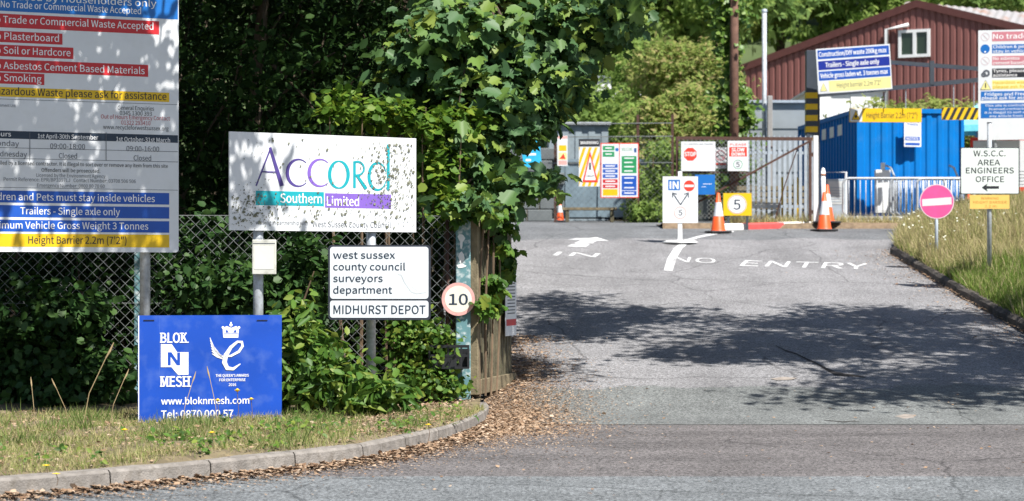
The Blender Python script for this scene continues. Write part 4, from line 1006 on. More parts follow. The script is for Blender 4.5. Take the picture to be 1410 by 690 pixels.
th = R(5); co = P(1180, 0, 48.5); zc = gz(48.8); hC = 2.55
ct = thing('shipping_container', 'blue corrugated shipping container behind the crowd barriers', 'container', (co.x, co.y, zc), th)
def corr(L, h, n_, dep, z0):
    V = []; x = 0; p = L/n_; pr = []
    for k in range(n_): pr += [(k*p, 0), (k*p+p*.35, 0), (k*p+p*.5, dep), (k*p+p*.85, dep)]
    pr.append((L, 0)); return pr
b = MB(); pr = corr(2.3, hC, 9, .028, 0); V = [(.07+x, .03+y, .12) for x, y in pr]+[(.07+x, .03+y, hC-.1) for x, y in pr]; n = len(pr); b.add(V, [(i, i+1, n+i+1, n+i) for i in range(n-1)], CONTB); b.build('end_panel', ct)
b = MB(); pr = corr(5.9, hC, 21, .05, 0); V = [(.03+y, .07+x, .12) for x, y in pr]+[(.03+y, .07+x, hC-.1) for x, y in pr]; n = len(pr); b.add(V, [(i+1, i, n+i, n+i+1) for i in range(n-1)], CONTB); b.build('side_panel', ct)
b = MB()
for x in (0, 2.37): 
    for y in (0, 5.98): b.box((x, y, 0), (x+.07, y+.07, hC), CONTB)
b.box((.07, .001, hC-.1), (2.37, .069, hC-.002), CONTB); b.box((.07, .001, .02), (2.37, .069, .12), CONTB); b.box((.001, .07, hC-.1), (.069, 5.98, hC-.002), CONTB); b.box((.001, .07, .02), (.069, 5.98, .12), CONTB); b.box((2.375, .07, .02), (2.438, 5.98, hC-.002), CONTB); b.box((.07, 5.985, .02), (2.37, 6.04, hC-.002), CONTB)
b.build('corner_frame', ct)
b = MB(); b.box((.03, .03, hC-.05), (2.41, 6.0, hC-.015), CONTB); b.build('roof', ct)
for k, y in enumerate((1.5, 2.3, 3.1)): b = MB(); b.box((.022, y, 2.05), (.028, y+.42, 2.3), WHITEP); b.build('label', ct)
B = Board('container_notice', 'white paper notice with blue lines on the end of the blue container', 'notice', 1245, 1268, 182, 48.4, 48.5)
B.face(1245, 165, 1268.5, 202, WHITE, .006); B.text('OPENING', 1247, 1266, 168.8, 2.5, BLUEP, .02); B.text('TIMES', 1249, 1264, 172.6, 2.5, BLUEP, .02)
B.rect(1246.5, 188, 1266.5, 193.5, BLUEP); B.rect(1246.5, 196.5, 1266.5, 200, BLUEP); B.text('NOTICE', 1248.5, 1264.5, 192.5, 3.4, WHITEP, .02); B.done()

def crowd(loc, rz, label):
    t = thing('crowd_barrier', label, 'barrier', loc, rz, 'steel crowd barriers by the blue container')
    L, h = 2.2, 1.02
    b = MB(); p = [(.12, 0, .18), (0, 0, .3), (0, 0, h-.12), (.03, 0, h-.03), (.12, 0, h), (L-.12, 0, h), (L-.03, 0, h-.03), (L, 0, h-.12), (L, 0, .3), (L-.12, 0, .18), (.12, 0, .18)]
    b.tube(p, .026, STEEL, 8); b.build('frame', t, True)
    b = MB()
    for k in range(1, 18): b.tube([(L*k/18, 0, .18), (L*k/18, 0, h)], .010, STEEL, 5)
    b.build('bars', t, True)
    for x in (.3, L-.3):
        b = MB(); b.tube([(x, -.28, 0), (x, -.05, .2), (x, .05, .2), (x, .28, 0)], .02, STEEL, 6); b.build('foot', t, True)
    return t
cb = crowd((P(1161, 0, 46.9).x, 46.9, gz(47)), R(1), 'front steel crowd barrier reaching leftmost, before the white box')
for i, (xx, dd, a, lab) in enumerate(((1263, 46.75, .0, 'steel crowd barrier overlapping the right end of the front one, behind the pink roundel'), (1226, 47.25, 2, 'second crowd barrier in the stack behind the front one'), (1233, 47.45, -1.5, 'third crowd barrier in the stack behind the front one'), (1240, 47.65, 1, 'fourth crowd barrier in the stack behind the front one'), (1229, 47.9, -1, 'rearmost crowd barrier of the stack, touching the blue container'))):
    c_ = dup(cb, (P(xx, 0, dd).x, dd, gz(dd)), R(a), lab)
for xx, yy, lab, rx in ((1212, 48.2, 'crowd barrier foot tube leaning up above the stack beside the white box', .14), (1318, 48.2, 'bent steel tube sticking up behind the right end of the barriers', -.14)):
    t = thing('loose_tube', lab, 'tube', (P(xx, 0, 47.9).x+.3*(1 if rx > 0 else 0), 48.05, gz(48))); b = MB(); b.tube([(.12, 0, 0), (.1, 0, .9), (-.05, -.03, 1.25), (-.16, -.03, 1.3)], .025, STEEL, 7); b.build('shaft', t, True)
t = thing('white_cabinet', 'white slim cabinet standing against the blue container', 'cabinet', (P(1216, 0, 48).x, 48.05, gz(48)))
b = MB(); b.box((-.17, -.08, .25), (.16, .1, 1.2), WHWALL, .01); b.build('case', t); b = MB(); b.box((-.04, -.03, 1.2), (.05, .05, 1.36), WHWALL, .008); b.box((-.03, -.02, 0), (.04, .04, .25), WHWALL); b.build('post', t)
b = MB(); b.box((-.15, -.086, .3), (.14, -.081, 1.15), WHWALL); b.build('door', t)
t = thing('grey_cabinet', 'grey utility cabinet with louvred door beside the blue container', 'cabinet', (P(1149, 0, 47.5).x, 47.5, gz(47.5)))
b = MB(); b.box((-.2, -.1, 0), (.22, .2, 1.0), STEELM, .01); b.build('case', t)
b = MB(); b.box((-.16, -.107, .45), (.18, -.1015, .95), mat('light_grey_plastic', (.5, .52, .52), .5)); [b.box((-.12, -.112, .5+k*.06), (.14, -.1075, .52+k*.06), STEELM) for k in range(6)]; b.build('door', t)
b = MB(); b.tube([(-.26, 0, 0), (-.26, 0, 1.15), (.25, 0, 1.15), (.25, 0, 0)], .03, UPVC, 6); b.build('guard_rail', t)
t = thing('marker_post', 'white marker post with rusty clamp behind the cone', 'post', (P(1133.5, 0, 44.6).x, 44.6, gz(44.6)))
b = MB(); b.tube([(0, 0, 0), (0, 0, 1.22)], .045, UPVC, 10); b.lathe([(.045, 1.22), (.03, 1.27), (.001, 1.29)], UPVC, 10); b.build('shaft', t, True)
b = MB(); b.tube([(0, 0, 1.12), (0, 0, 1.16)], .052, mat('rust', (.35, .13, .05), .9), 10); b.build('clamp', t, True)

# ------------------------------------------------------------------ poles, sheds, buildings
d = 50.5; pb = Vector((P(1011, 0, d).x, d, gz(d)))
t = thing('utility_pole', 'tall brown timber utility pole behind the palisade gate', 'pole', pb)
b = MB(); b.tube([(0, 0, -.3), (0, 0, 4), (.01, 0, 8)], [.115, .1, .085], POLEW, 12); b.build('shaft', t, True)
b = MB(); b.tube([(0, 0, 6.15), (0, 0, 6.2)], .1, STEELM, 10); b.tube([(0, 0, 5.95), (0, 0, 5.98)], .105, STEELM, 10); b.build('band', t, True)
p = []; 
pp, oo = blobs([((pb.x-.15, d+.35, 5.5), (.28, .2, 2.9), 3), ((pb.x+.25, d+.4, 4.4), (.3, .25, 1.7), 1.5), ((pb.x-.1, d+.3, 7.8), (.35, .2, 1.2), 1)], 3800, .13, 30, .3)
iv = thing('climbing_ivy', 'bright green ivy column climbing behind the brown utility pole', 'ivy', (pb.x, d+.35, gz(d)))
leaves('foliage', pp, leafnorm(oo, .5, .6)+np.array([.2, -.6, 0]), .12*rng.uniform(.7, 1.3, len(pp)), 'round', L_BRIGHT, iv, loc=(pb.x, d+.35, gz(d)))
b = MB(); [b.tube([(.06*k-.1, 0, -.2), (.1*math.sin(k*2), .02, 3), (.08*math.cos(k), .0, 6.3)], .03, BARK, 6) for k in range(3)]; b.build('stem', iv, True)
d = 53.; t = thing('steel_lighting_post', 'tall thin pale grey steel post left of the brown shed', 'post', (P(1052.5, 0, d).x, d, gz(d)))
b = MB(); b.tube([(0, 0, 0), (0, 0, P(0, 16, d).z-gz(d))], .058, STEEL, 10); b.build('shaft', t, True); b = MB(); b.lathe([(.07, P(0, 17, d).z-gz(d)), (.07, P(0, 13, d).z-gz(d)), (.001, P(0, 12, d).z-gz(d))], STEELM, 10); b.build('cap', t, True)
t = thing('concrete_post', 'short pale concrete post beside the thin steel post', 'post', (P(1060, 0, d-.2).x, d-.2, gz(d)))
b = MB(); b.box((-.06, -.06, 0), (.06, .06, P(0, 133, d).z-gz(d)), CONC, .01); b.build('shaft', t); b = MB(); b.tube([(-.12, -.07, 1.8), (.08, -.07, 1.8)], .015, BROWNST, 6); b.build('strap', t)

def shed(name, label, x0, x1, ytop, d, depth, m, rib=.2, roofm=None, overlap=.1, horiz=False):
    a = P(x0, 0, d); c = P(x1, 0, d); z = gz(d); h = P(0, ytop, d).z-z; W_ = c.x-a.x
    t = thing(name, label, 'building', (a.x, a.y, z))
    b = MB(); b.box((0, .03, 0), (W_, depth, h), m)
    if horiz:
        k = .15
        while k < h-.1: b.box((.0, .0, k), (W_, .0295, k+.5), m); k += .56
    else:
        k = 0
        while k < W_-.1: b.box((k, 0, .05), (k+rib*.5, .0295, h-.02), m); k += rib
    b.build('wall', t)
    b = MB(); b.box((-overlap, -overlap, h+.002), (W_+overlap, depth+overlap, h+.07), roofm or m); b.build('roof', t)
    return t
shed('grey_shed', 'grey horizontally clad shed behind the palisade fence', 1024, 1112, 142, 56, 5, GREYCL, horiz=True, roofm=STEELM)
t = shed('storage_bin', 'grey-blue ribbed metal store behind the mesh fence', 756, 836, 172, 58, 3, mat('pale_blue_grey_paint', (.24, .29, .32), .6, var=.15, scale=3), rib=.35, roofm=STEEL)
# block wall
t = thing('block_wall', 'stack of grey concrete blocks behind the mesh fence', 'wall', (P(690, 0, 53).x, 53, gz(53)))
b = MB()
for k in range(6):
    for j in range(3): b.box((j*.62+(k % 2)*.3-.6, 0, k*.3), (j*.62+.6+(k % 2)*.3-.6, .6, k*.3+.285), CONCB, .02)
b.build('blocks', t)
t = thing('blue_skip', 'grey-blue waste skip behind the information boards', 'skip', (P(868, 0, 53.5).x, 53.5, gz(53.5)))
b = MB(); b.add([(-1.9, 0, .1), (1.2, 0, .1), (1.2, 1.6, .1), (-1.9, 1.6, .1), (-2.4, -.05, 1.45), (1.7, -.05, 1.45), (1.7, 1.7, 1.45), (-2.4, 1.7, 1.45)], [(0, 1, 5, 4), (1, 2, 6, 5), (2, 3, 7, 6), (3, 0, 4, 7), (0, 3, 2, 1)], mat('grey_blue_paint', (.17, .23, .27), .6, var=.2, scale=3)); b.build('body', t)
b = MB(); b.box((-2.45, -.1, 1.45), (1.75, 1.75, 1.52), mat('grey_blue_paint', (.17, .23, .27))); [b.box((x, -.06, .12), (x+.1, -.005, 1.44), mat('grey_blue_paint', (.17, .23, .27))) for x in (-1.6, -.8, 0, .8)]; b.build('rim', t)
t = thing('tool_bench', 'low brown timber bench behind the mesh fence near small cone', 'bench', (P(805, 0, 51.2).x, 51.2, gz(51.2)))
b = MB(); b.box((-.55, -.2, .28), (.75, .2, .34), TIMBERL); b.build('top', t); 
for x in (-.45, .6): b = MB(); b.box((x, -.18, 0), (x+.08, .18, .28), TIMBER); b.build('leg', t)
# white building far left
t = shed('white_building', 'white rendered building seen through the trees above the mesh fence', 822, 884, 108, 72, 6, WHWALL, rib=.9, roofm=GREYCL)
t = shed('white_hut', 'small white-roofed hut beside the ivy-covered pole', 968, 1001, 110, 62, 3, GREYCL, rib=.3, roofm=WHWALL)
t = shed('white_low_building', 'long low white flat-roofed building in front of the brown shed', 1117, 1216, 125, 66, 4, WHWALL, rib=1.2, roofm=WHWALL)
# brown shed
A_, Rg, Bq = P(1026, 93, 78), P(1262, 6, 75), P(1530, 73, 72)
rzv = math.atan2(Bq.y-A_.y, Bq.x-A_.x); zb_ = 2.9
sh = thing('brown_shed', 'large brown ribbed metal shed with shallow gable and white window', 'building', (A_.x, A_.y, zb_), rzv)
SW = math.hypot(Bq.x-A_.x, Bq.y-A_.y); ur = math.hypot(Rg.x-A_.x, Rg.y-A_.y); ze, zr, ze2 = A_.z-zb_, Rg.z-zb_, Bq.z-zb_
def roofz(u): return ze+(zr-ze)*u/ur if u < ur else zr+(ze2-zr)*(u-ur)/(SW-ur)
b = MB(); pr = []; p_ = .235; u = 0
while u < SW: pr += [(u, 0), (u+p_*.55, 0), (u+p_*.68, .035), (u+p_*.87, .035)]; u += p_
pr = sorted(set(pr+[(ur, 0)])); n = len(pr); V = [(x, y, 0) for x, y in pr]+[(x, y, roofz(x)) for x, y in pr]
b.add(V, [(i, i+1, n+i+1, n+i) for i in range(n-1)], SHEDBR)
b.add([(0, .06, 0), (0, 30, 0), (0, 30, ze), (0, .06, ze)], [(1, 0, 3, 2)], SHEDBR); b.build('wall', sh)
b = MB()
for s, (ua, za, ub, zb2) in enumerate(((-.3, ze-.11, ur, zr), (ur, zr, SW+.3, ze2))):
    b.add([(ua, -.08, za-.10), (ub, -.08, zb2-.10), (ub, -.08, zb2+.16), (ua, -.08, za+.16), (ua, -.02, za-.10), (ub, -.02, zb2-.10), (ub, -.02, zb2+.16), (ua, -.02, za+.16)], [(0, 1, 2, 3), (3, 2, 6, 7), (4, 7, 6, 5), (0, 4, 5, 1)], SHEDFA)
b.build('fascia', sh)
b = MB(); b.add([(-.3, -.01, ze+.02), (ur, -.01, zr+.12), (ur, 30, zr+.12), (-.3, 30, ze+.02)], [(0, 1, 2, 3)], RUSTROOF); b.add([(ur, -.01, zr+.12), (SW+.3, -.01, ze2+.1), (SW+.3, 30, ze2+.1), (ur, 30, zr+.12)], [(0, 1, 2, 3)], RUSTROOF); b.build('roof', sh)
Bw = Board(None, '', '', 1026, 1530, 0, 78, 72, ground=zb_)
u0, v1, q = Bw.loc(1237.5, 42); u1 = Bw.loc(1281, 42)[0]; v0 = Bw.loc(1237.5, 80)[1]
b = MB(); fw = .1; um = u0+(u1-u0)*.46
for a_ in ((u0, v0, u1, v0+fw), (u0, v1-fw, u1, v1), (u0, v0+fw, u0+fw, v1-fw), (u1-fw, v0+fw, u1, v1-fw), (um, v0+fw, um+.12, v1-fw)): b.box((a_[0], -.06, a_[1]), (a_[2], .06, a_[3]), UPVC)
wf = b.build('window', sh); b = MB(); b.box((u0+.05, -.01, v0+.05), (u1-.05, .02, v1-.05), GLASS); b.build('pane', wf)
b = MB(); u, v, q = Bw.loc(1222, 41); u2 = Bw.loc(1252, 38)[0]; b.tube([(u, -.1, .5), (u, -.1, v), (u2, -.1, v+.12)], .07, UPVC, 8); b.build('downpipe', sh, True)
# second roof behind
t = thing('rusty_roofed_shed', 'rust-streaked grey sheet roof rising behind the brown shed', 'building', (P(1250, 0, 88).x, 88, 6.2))
q0, q1, q2, q3 = P(1200, 60, 86), P(1560, 75, 86), P(1560, 32, 92), P(1247, 3, 92); o_ = Vector(t.location)
b = MB(); nn = 60; V = []
for k in range(nn+1):
    for a_, c_ in ((q0, q1), (q3, q2)): 
        p = a_.lerp(c_, k/nn)-o_; p.z += .05*(k % 2); V.append(p)
b.add(V, [(2*k, 2*k+2, 2*k+3, 2*k+1) for k in range(nn)], RUSTROOF); b.build('roof', t)
b = MB(); b.add([q0-o_-Vector((0, 0, .1)), q1-o_-Vector((0, 0, .1)), Vector((q1.x, q1.y, 5))-o_, Vector((q0.x, q0.y, 5))-o_], [(3, 2, 1, 0)], SHEDBR)
b.add([q3-o_-Vector((0, 0, .1)), q0-o_-Vector((0, 0, .1)), Vector((q0.x, q0.y, 5))-o_, Vector((q3.x, q3.y, 5))-o_], [(3, 2, 1, 0)], SHEDBR); b.build('wall', t)
t = thing('turquoise_parasol', 'turquoise canvas canopy edge beside the blue container', 'canopy', (P(1345, 0, 51).x, 51, gz(51)))
b = MB(); zt_ = P(0, 166, 51).z-gz(51); b.lathe([(.03, zt_+.35), (.9, zt_-.15), (.92, zt_-.3)], TURQ, 8); b.build('canvas', t); b = MB(); b.tube([(0, 0, 0), (0, 0, zt_+.4)], .03, STEELM, 8); b.build('pole', t)

# ------------------------------------------------------------------ VEGETATION
# hedge over the containers
hg = thing('clipped_hedge', 'yellowish hedge running behind the blue container', 'hedge', (P(1280, 0, 57).x, 57, gz(57)))
pp, oo = blobs([((P(x, 0, 57).x, 57+.3*math.sin(x), P(0, 147, 57).z-.9+.12*math.sin(x*.3)), (.75, .6, 1.0), 1) for x in range(1190, 1380, 28)], 9000, .2, 40, .7)
leaves('foliage', pp, leafnorm(oo, .8), .14*rng.uniform(.7, 1.3, len(pp)), 'tuft', L_FAR2, hg, loc=hg.location)
b = MB(); [b.tube([(k*.6-1.5, 0, -.1), (k*.6-1.5+.1, 0, 2)], .04, BARK, 6) for k in range(6)]; b.build('stem', hg)

# far trees on the hill
def far_proto(mm, seed, H, rad, nleaf=5200):
    global rng
    cs = []
    for k in range(9):
        a = k*2.4+seed; rr = rad*(.15+.6*((k*37) % 10)/10); z = H*(.35+.065*k)
        cs.append(((rr*math.cos(a)*(1.1-k*.07), rr*math.sin(a)*(1.1-k*.07), z), (rad*.5, rad*.5, H*.14), 1))
    return tree('hillside_tree', 'leafy green tree on the wooded hillside behind the yard', 'tree', Vector((0, 0, 0)), H*.8, cs, nleaf, .42, 'tuft', mm, .22, 'trees on the wooded hillside', .42, 45, .7, .5, 10)
protos = [far_proto(L_FAR, .3, 13, 4.2), far_proto(L_FAR2, 1.7, 12, 3.6), far_proto(L_FAR3, 2.9, 15, 4.6), far_proto(L_FAR, 4.1, 16, 3.8)]
spots = []
for row, (dd, st) in enumerate(((84, 70), (98, 78), (114, 84), (132, 90))):
    x = 480 + row*31
    while x < 1560:
        if not (row < 2 and 1010 < x < 1800 and (row == 0 or x > 1380)): spots.append((x+random.uniform(-18, 18), dd+random.uniform(-4, 4)))
        x += st
for i, (x, dd) in enumerate(spots):
    k = (i*3+i//4) % 4; X = P(x, 0, dd).x; loc = (X, dd, groundz(X, dd))
    o = protos[k]
    if not o.get('used'): o.location = loc; o['used'] = 1
    else: o = dup(o, loc)
    o.rotation_euler = (0, 0, random.uniform(0, 6.28)); s = random.uniform(.85, 1.2); o.scale = (s, s, s*random.uniform(.95, 1.1))
# mid-distance scrub and trees
def bush(name, label, cat, cx, cd, cs, n, size, kind, m, clump=.25, per=40, up=.7, group=None, stems=6, cull=None, rnd=.7, shell=.4):
    base = Vector((cx, cd, gz(cd)+(.1 if cd < 24.5 else 0)))
    t = thing(name, label, cat, base, 0, group); p, o = blobs(cs, n, clump, per, shell)
    if cull is not None: k = cull(p); p, o = p[k], o[k]
    k = p[:, 2] > base.z-.1; p, o = p[k], o[k]
    leaves('foliage', p, leafnorm(o, up, rnd=rnd), size*rng.uniform(.6, 1.25, len(p)), kind, m, t, loc=base)
    b = MB()
    for i in rng.integers(0, len(p), stems):
        e = Vector(p[i])-base; b.tube([(e.x*.85+random.uniform(-.1, .1), e.y*.8, -.1), Vector((e.x*.92, e.y*.9, e.z*.5))+Vector((random.uniform(-.06, .06), 0, 0)), e], [.022, .016, .006], TWIG, 5)
    b.build('stems', t); return t
def E(x, y, d, rx, rz, ry=None): c = P(x, y, d); return ((c.x, c.y, c.z), (rx*d/F, (ry or rx*d/F), rz*d/F), rx*rz)
bush('bramble_thicket', 'sprawling yellow-green bramble thicket left of the utility pole', 'bush', P(930, 0, 54).x, 54, [E(905, 200, 55, 40, 60, 1.2), E(950, 165, 56, 55, 55, 1.5), E(985, 215, 54, 30, 60, 1), E(930, 105, 60, 60, 45, 2), E(910, 262, 51, 22, 40, .6), E(985, 120, 58, 30, 60, 1.2)], 17000, .17, 'tuft', L_BRAM, .22, 40)
bush('fence_side_bush', 'green bush growing through the right end of the mesh fence', 'bush', P(900, 0, 50).x, 50.3, [E(905, 270, 50.4, 24, 35, .5), E(885, 292, 50, 18, 14, .4), E(918, 235, 50.6, 14, 40, .5)], 4500, .13, 'tuft', L_FAR, .15, 40)
bush('rear_scrub', 'green scrub behind the mesh fence and white building', 'bush', P(800, 0, 64).x, 64, [E(740, 150, 66, 70, 60, 2), E(840, 170, 64, 45, 40, 1.5), E(880, 120, 66, 40, 60, 1.5), E(800, 90, 76, 60, 40, 2), E(690, 110, 66, 60, 90, 2), E(860, 50, 78, 70, 50, 2)], 14000, .24, 'tuft', L_FAR, .32, 40)

# the dark wood
wood = [((-6.3, 27.2), 8), ((-4.6, 29.5), 9), ((-3.0, 27.0), 8.5), ((-1.5, 28.6), 9), ((-3.6, 33), 10), ((-6.9, 32), 10), ((-.9, 33), 9), ((-8.8, 28), 9), ((-2.3, 36.5), 10), ((-5.2, 37), 10), ((-8, 37), 10), ((-1.3, 40), 10), ((-4, 41), 10), ((-7.2, 42), 11)]
for i, ((x, d), H) in enumerate(wood):
    bz = gz(d); cs = []
    for k in range(9):
        a = i+k*2.3; cs.append(((x+1.0*math.cos(a), d+1.0*math.sin(a), bz+.9+k*.62), (1.25, 1.1, .7), 1))
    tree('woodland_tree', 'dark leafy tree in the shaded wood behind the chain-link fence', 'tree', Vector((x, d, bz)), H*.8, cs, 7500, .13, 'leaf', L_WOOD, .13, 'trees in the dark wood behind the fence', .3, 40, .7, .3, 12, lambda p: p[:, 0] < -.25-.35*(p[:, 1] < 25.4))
# the high canopy of the big tree over the verge
def vis(p): return p[:, 2] > EYE+.128*p[:, 1]
cs = [((-5.6, 24.5, 6.6), (1.8, 1.8, .9), 1.2), ((-4.2, 23.0, 6.6), (1.6, 1.6, .9), 1.2), ((-2.9, 24.4, 7.0), (1.6, 1.8, 1), 1.3), ((-1.8, 23.4, 6.6), (1.1, 1.2, .8), 1), ((-3.2, 27.5, 7.2), (2.2, 2, 1.2), 1.3), ((-6.2, 28, 7.4), (2, 2, 1.2), 1.2), ((-1.4, 26.6, 7.4), (1.3, 1.6, 1.0), 1.1), ((-3.0, 21.6, 6.6), (1.3, 1.0, .7), .8), ((-2.6, 30, 8.2), (2, 2, 1.2), 1), ((-5.2, 21.4, 6.8), (1.4, 1.0, .8), .8)]
cs = [((c[0]-.4, c[1]-.75, c[2]+.15), r, w_) for c, r, w_ in cs]
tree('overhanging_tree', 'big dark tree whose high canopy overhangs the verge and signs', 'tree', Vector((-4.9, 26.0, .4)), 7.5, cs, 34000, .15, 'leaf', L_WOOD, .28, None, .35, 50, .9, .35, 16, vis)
cs = [((-2.6, 18.7, 6.4), (1.2, .8, .4), 1), ((-1.3, 18.9, 6.5), (.6, .6, .3), .35), ((-3.6, 18.9, 6.3), (1.0, .8, .4), .9)]
br = thing('leafy_bough', 'leafy bough reaching high over the waste site board', 'branch', (-3.4, 21.6, 6.5))
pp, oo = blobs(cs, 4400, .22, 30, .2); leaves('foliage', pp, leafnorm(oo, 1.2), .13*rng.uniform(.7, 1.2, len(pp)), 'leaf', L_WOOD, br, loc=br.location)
b = MB(); [b.tube([(0, .3, .1), (dx*.5, -1.2, .12), (dx, -2.3, .0)], [.04, .03, .01], BARK, 6) for dx in (.1, 1.2, 2.1)]; b.build('twigs', br, True)
# maple over the gate
def maple_cull(p):
    x = CX+F*p[:, 0]/p[:, 1]; y = HY-F*(p[:, 2]-EYE)/p[:, 1]
    xb = np.interp(y, [-100, 0, 40, 80, 110, 150, 166, 185, 200, 226, 236, 262, 280, 310, 335], [960, 900, 884, 850, 834, 826, 790, 752, 715, 706, 772, 768, 722, 700, 640])
    return x < xb+rng.normal(size=len(x))*9
cs = [E(640, 60, 25.5, 90, 60, .9), E(740, 50, 25.6, 75, 65, .9), E(820, 35, 25.4, 62, 38, .6), E(870, 20, 25.2, 30, 22, .4), E(770, 115, 25.2, 38, 34, .5), E(690, 150, 25, 70, 50, .7), E(735, 195, 24.7, 26, 30, .4), E(660, 215, 24.6, 40, 36, .5), E(700, 262, 24.4, 40, 26, .35), E(755, 250, 24.3, 22, 14, .2), E(600, 100, 25.6, 60, 60, .8), E(690, -50, 26, 140, 40, .35), E(800, -50, 26, 110, 36, .3), E(615, 200, 24.6, 40, 26, .4), E(642, 287, 23.5, 26, 9, .07), E(690, 296, 24.4, 18, 16, .12)]
tree('maple_tree', 'broad-leaved maple tree spreading above the timber gate', 'tree', Vector((-1.0, 26.2, .4)), 5.2, cs, 7600, .168, 'maple', L_MAPLE, .13, None, .17, 16, .75, .35, 22, maple_cull, rnd=.55, bias=(.18, -.28, 0))
# hazel above the company sign
bush('hazel_bush', 'yellow-green round-leaved hazel bush behind the company sign', 'bush', -1.3, 24.6, [E(478, 160, 24.2, 34, 14, .3), E(520, 160, 24.0, 40, 18, .4), E(585, 172, 24, 44, 18, .4), E(600, 235, 24, 24, 40, .15), E(640, 165, 24.2, 30, 16, .3), E(470, 135, 24.5, 20, 8, .2), E(620, 285, 23.9, 24, 24, .1)], 1900, .10, 'round', L_HAZEL, .11, 26, .8, rnd=.5, stems=14)
sb = bush('leafy_shrub', 'bright green leafy shrub between blue board and depot sign post', 'bush', P(450, 0, 21.3).x, 21.35, [E(420, 500, 21.25, 28, 50, .25), E(455, 525, 21.2, 40, 38, .28), E(500, 545, 21.2, 40, 26, .25), E(412, 440, 21.4, 14, 26, .15), E(545, 550, 21.4, 24, 18, .2), E(392, 550, 21.1, 16, 20, .15), E(440, 460, 21.6, 20, 34, .2)], 1700, .12, 'leaf', L_LAUREL, .14, 14, .6, shell=.1, stems=16, cull=lambda p: (CX+F*p[:, 0]/p[:, 1] < 440) | (HY-F*(p[:, 2]-EYE)/p[:, 1] > 458))
pp, oo = blobs([E(425, 520, 21.1, 36, 40, .2), E(505, 540, 21.1, 36, 24, .2), E(545, 545, 21.2, 30, 20, .15), E(405, 470, 21.2, 16, 44, .12)], 620, .09, 9, .3)
leaves('leaf_spray', pp, leafnorm(oo, .5)+np.array([0, -.5, 0]), .17*rng.uniform(.6, 1.2, len(pp)), 'lance', L_LAUREL, sb, loc=sb.location)
bush('fence_foot_shrub', 'small-leaved shrub at the fence foot under the black tray', 'bush', P(590, 0, 23.4).x, 23.4, [E(590, 470, 23.35, 30, 40, .15), E(575, 520, 23.3, 40, 24, .2), E(610, 530, 23.3, 30, 24, .15), E(560, 460, 23.4, 24, 50, .15)], 2600, .065, 'round', L_LAUREL, .09, 20, .7)
bush('fence_ivy', 'dark ivy mass climbing the chain-link fence beside the waste site board', 'ivy', P(60, 0, 23.5).x, 23.5, [E(40, 490, 22.9, 90, 60, .25), E(140, 515, 22.9, 55, 45, .25), E(-60, 470, 23.0, 80, 80, .25), E(80, 420, 23.0, 70, 40, .12), E(330, 400, 23.0, 60, 40, .12), E(420, 385, 23.1, 30, 60, .12), E(280, 340, 23.6, 30, 60, .2), E(300, 400, 23.4, 60, 40, .2), E(255, 390, 23.5, 40, 50, .2), E(430, 400, 23.6, 30, 60, .2), E(100, 545, 22.6, 90, 16, .3)], 8800, .095, 'round', L_IVY, .14, 24, .6, rnd=.6, stems=10)
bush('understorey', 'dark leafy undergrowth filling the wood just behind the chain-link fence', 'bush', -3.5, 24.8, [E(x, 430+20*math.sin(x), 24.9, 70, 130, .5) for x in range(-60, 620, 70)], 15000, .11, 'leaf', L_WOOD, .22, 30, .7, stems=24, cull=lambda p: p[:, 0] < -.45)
def gate_creeper():
    t = thing('gate_creeper', 'leafy creeper hanging over the face of the timber gate', 'creeper', (-.25, 24.2, .2))
    cs = [E(682, 325, 24.2, 12, 20, .1), E(684, 400, 23.9, 12, 22, .08), E(692, 330, 24.2, 12, 22, .12), E(668, 425, 23.6, 8, 14, .06), E(694, 350, 24.7, 10, 30, .1), E(640, 298, 23.45, 26, 8, .1), E(684, 300, 23.8, 22, 14, .15)]
    pp, oo = blobs(cs, 300, .05, 8, .2); leaves('foliage', pp, leafnorm(oo, .5, .3, .5)+np.array([.5, -.6, 0]), .13*rng.uniform(.6, 1.2, len(pp)), 'maple', L_HAZEL if False else L_LAUREL, t, loc=t.location)
    b = MB(); [b.tube([(-.1+.06*k, -.5+.1*k, 0), (-.12+.08*k, -.55+.2*k, 1.0), (-.05+.05*k, -.5+.2*k, 2.0)], .012, TWIG, 5) for k in range(4)]; b.build('stems', t)
gate_creeper()
# roadside tree to the right that shades the driveway
cs = [((8.0, 26.0, 9.3), (2.0, 1.8, .9), 1.5), ((5.4, 28.3, 9.0), (1.5, 1.2, .6), .9), ((4.2, 30.0, 9.2), (1.1, .9, .5), .5), ((9.8, 23.8, 9.4), (2.2, 1.8, 1.0), 1.4), ((11.4, 26.0, 10.5), (2.0, 2.0, 1.2), 1.2), ((7.0, 24.3, 9.0), (1.2, .9, .5), .5), ((11.8, 22.2, 10), (2, 2, 1.2), 1), ((5.2, 26.9, 9.4), (.8, .6, .4), .25), ((9.2, 28.2, 8.6), (1.5, 1.3, .8), .9)]
cs = [((c[0]-.75, c[1]-1.2, c[2]), r, w_) for c, r, w_ in cs]+[((4.3, 25.6, 8.6), (.9, .6, .35), .3), ((6.3, 23.4, 8.4), (1.4, 1.0, .5), .7), ((3.4, 25.0, 8.2), (1.0, .5, .3), .25), ((2.6, 26.8, 8.8), (.9, .5, .3), .22), ((8.6, 21.2, 8.6), (1.6, 1.0, .6), .7), ((8.2, 20.0, 8.6), (2.0, .7, .4), .6), ((3.0, 22.4, 8.0), (.6, 1.4, .4), .45)]
tree('roadside_tree', 'tall roadside tree right of the driveway, casting dappled shade on it', 'tree', Vector((12.3, 23.2, .9)), 8, cs, 26000, .17, 'leaf', L_WOOD, .3, None, .3, 60, 1.0, .3, 20, vis)

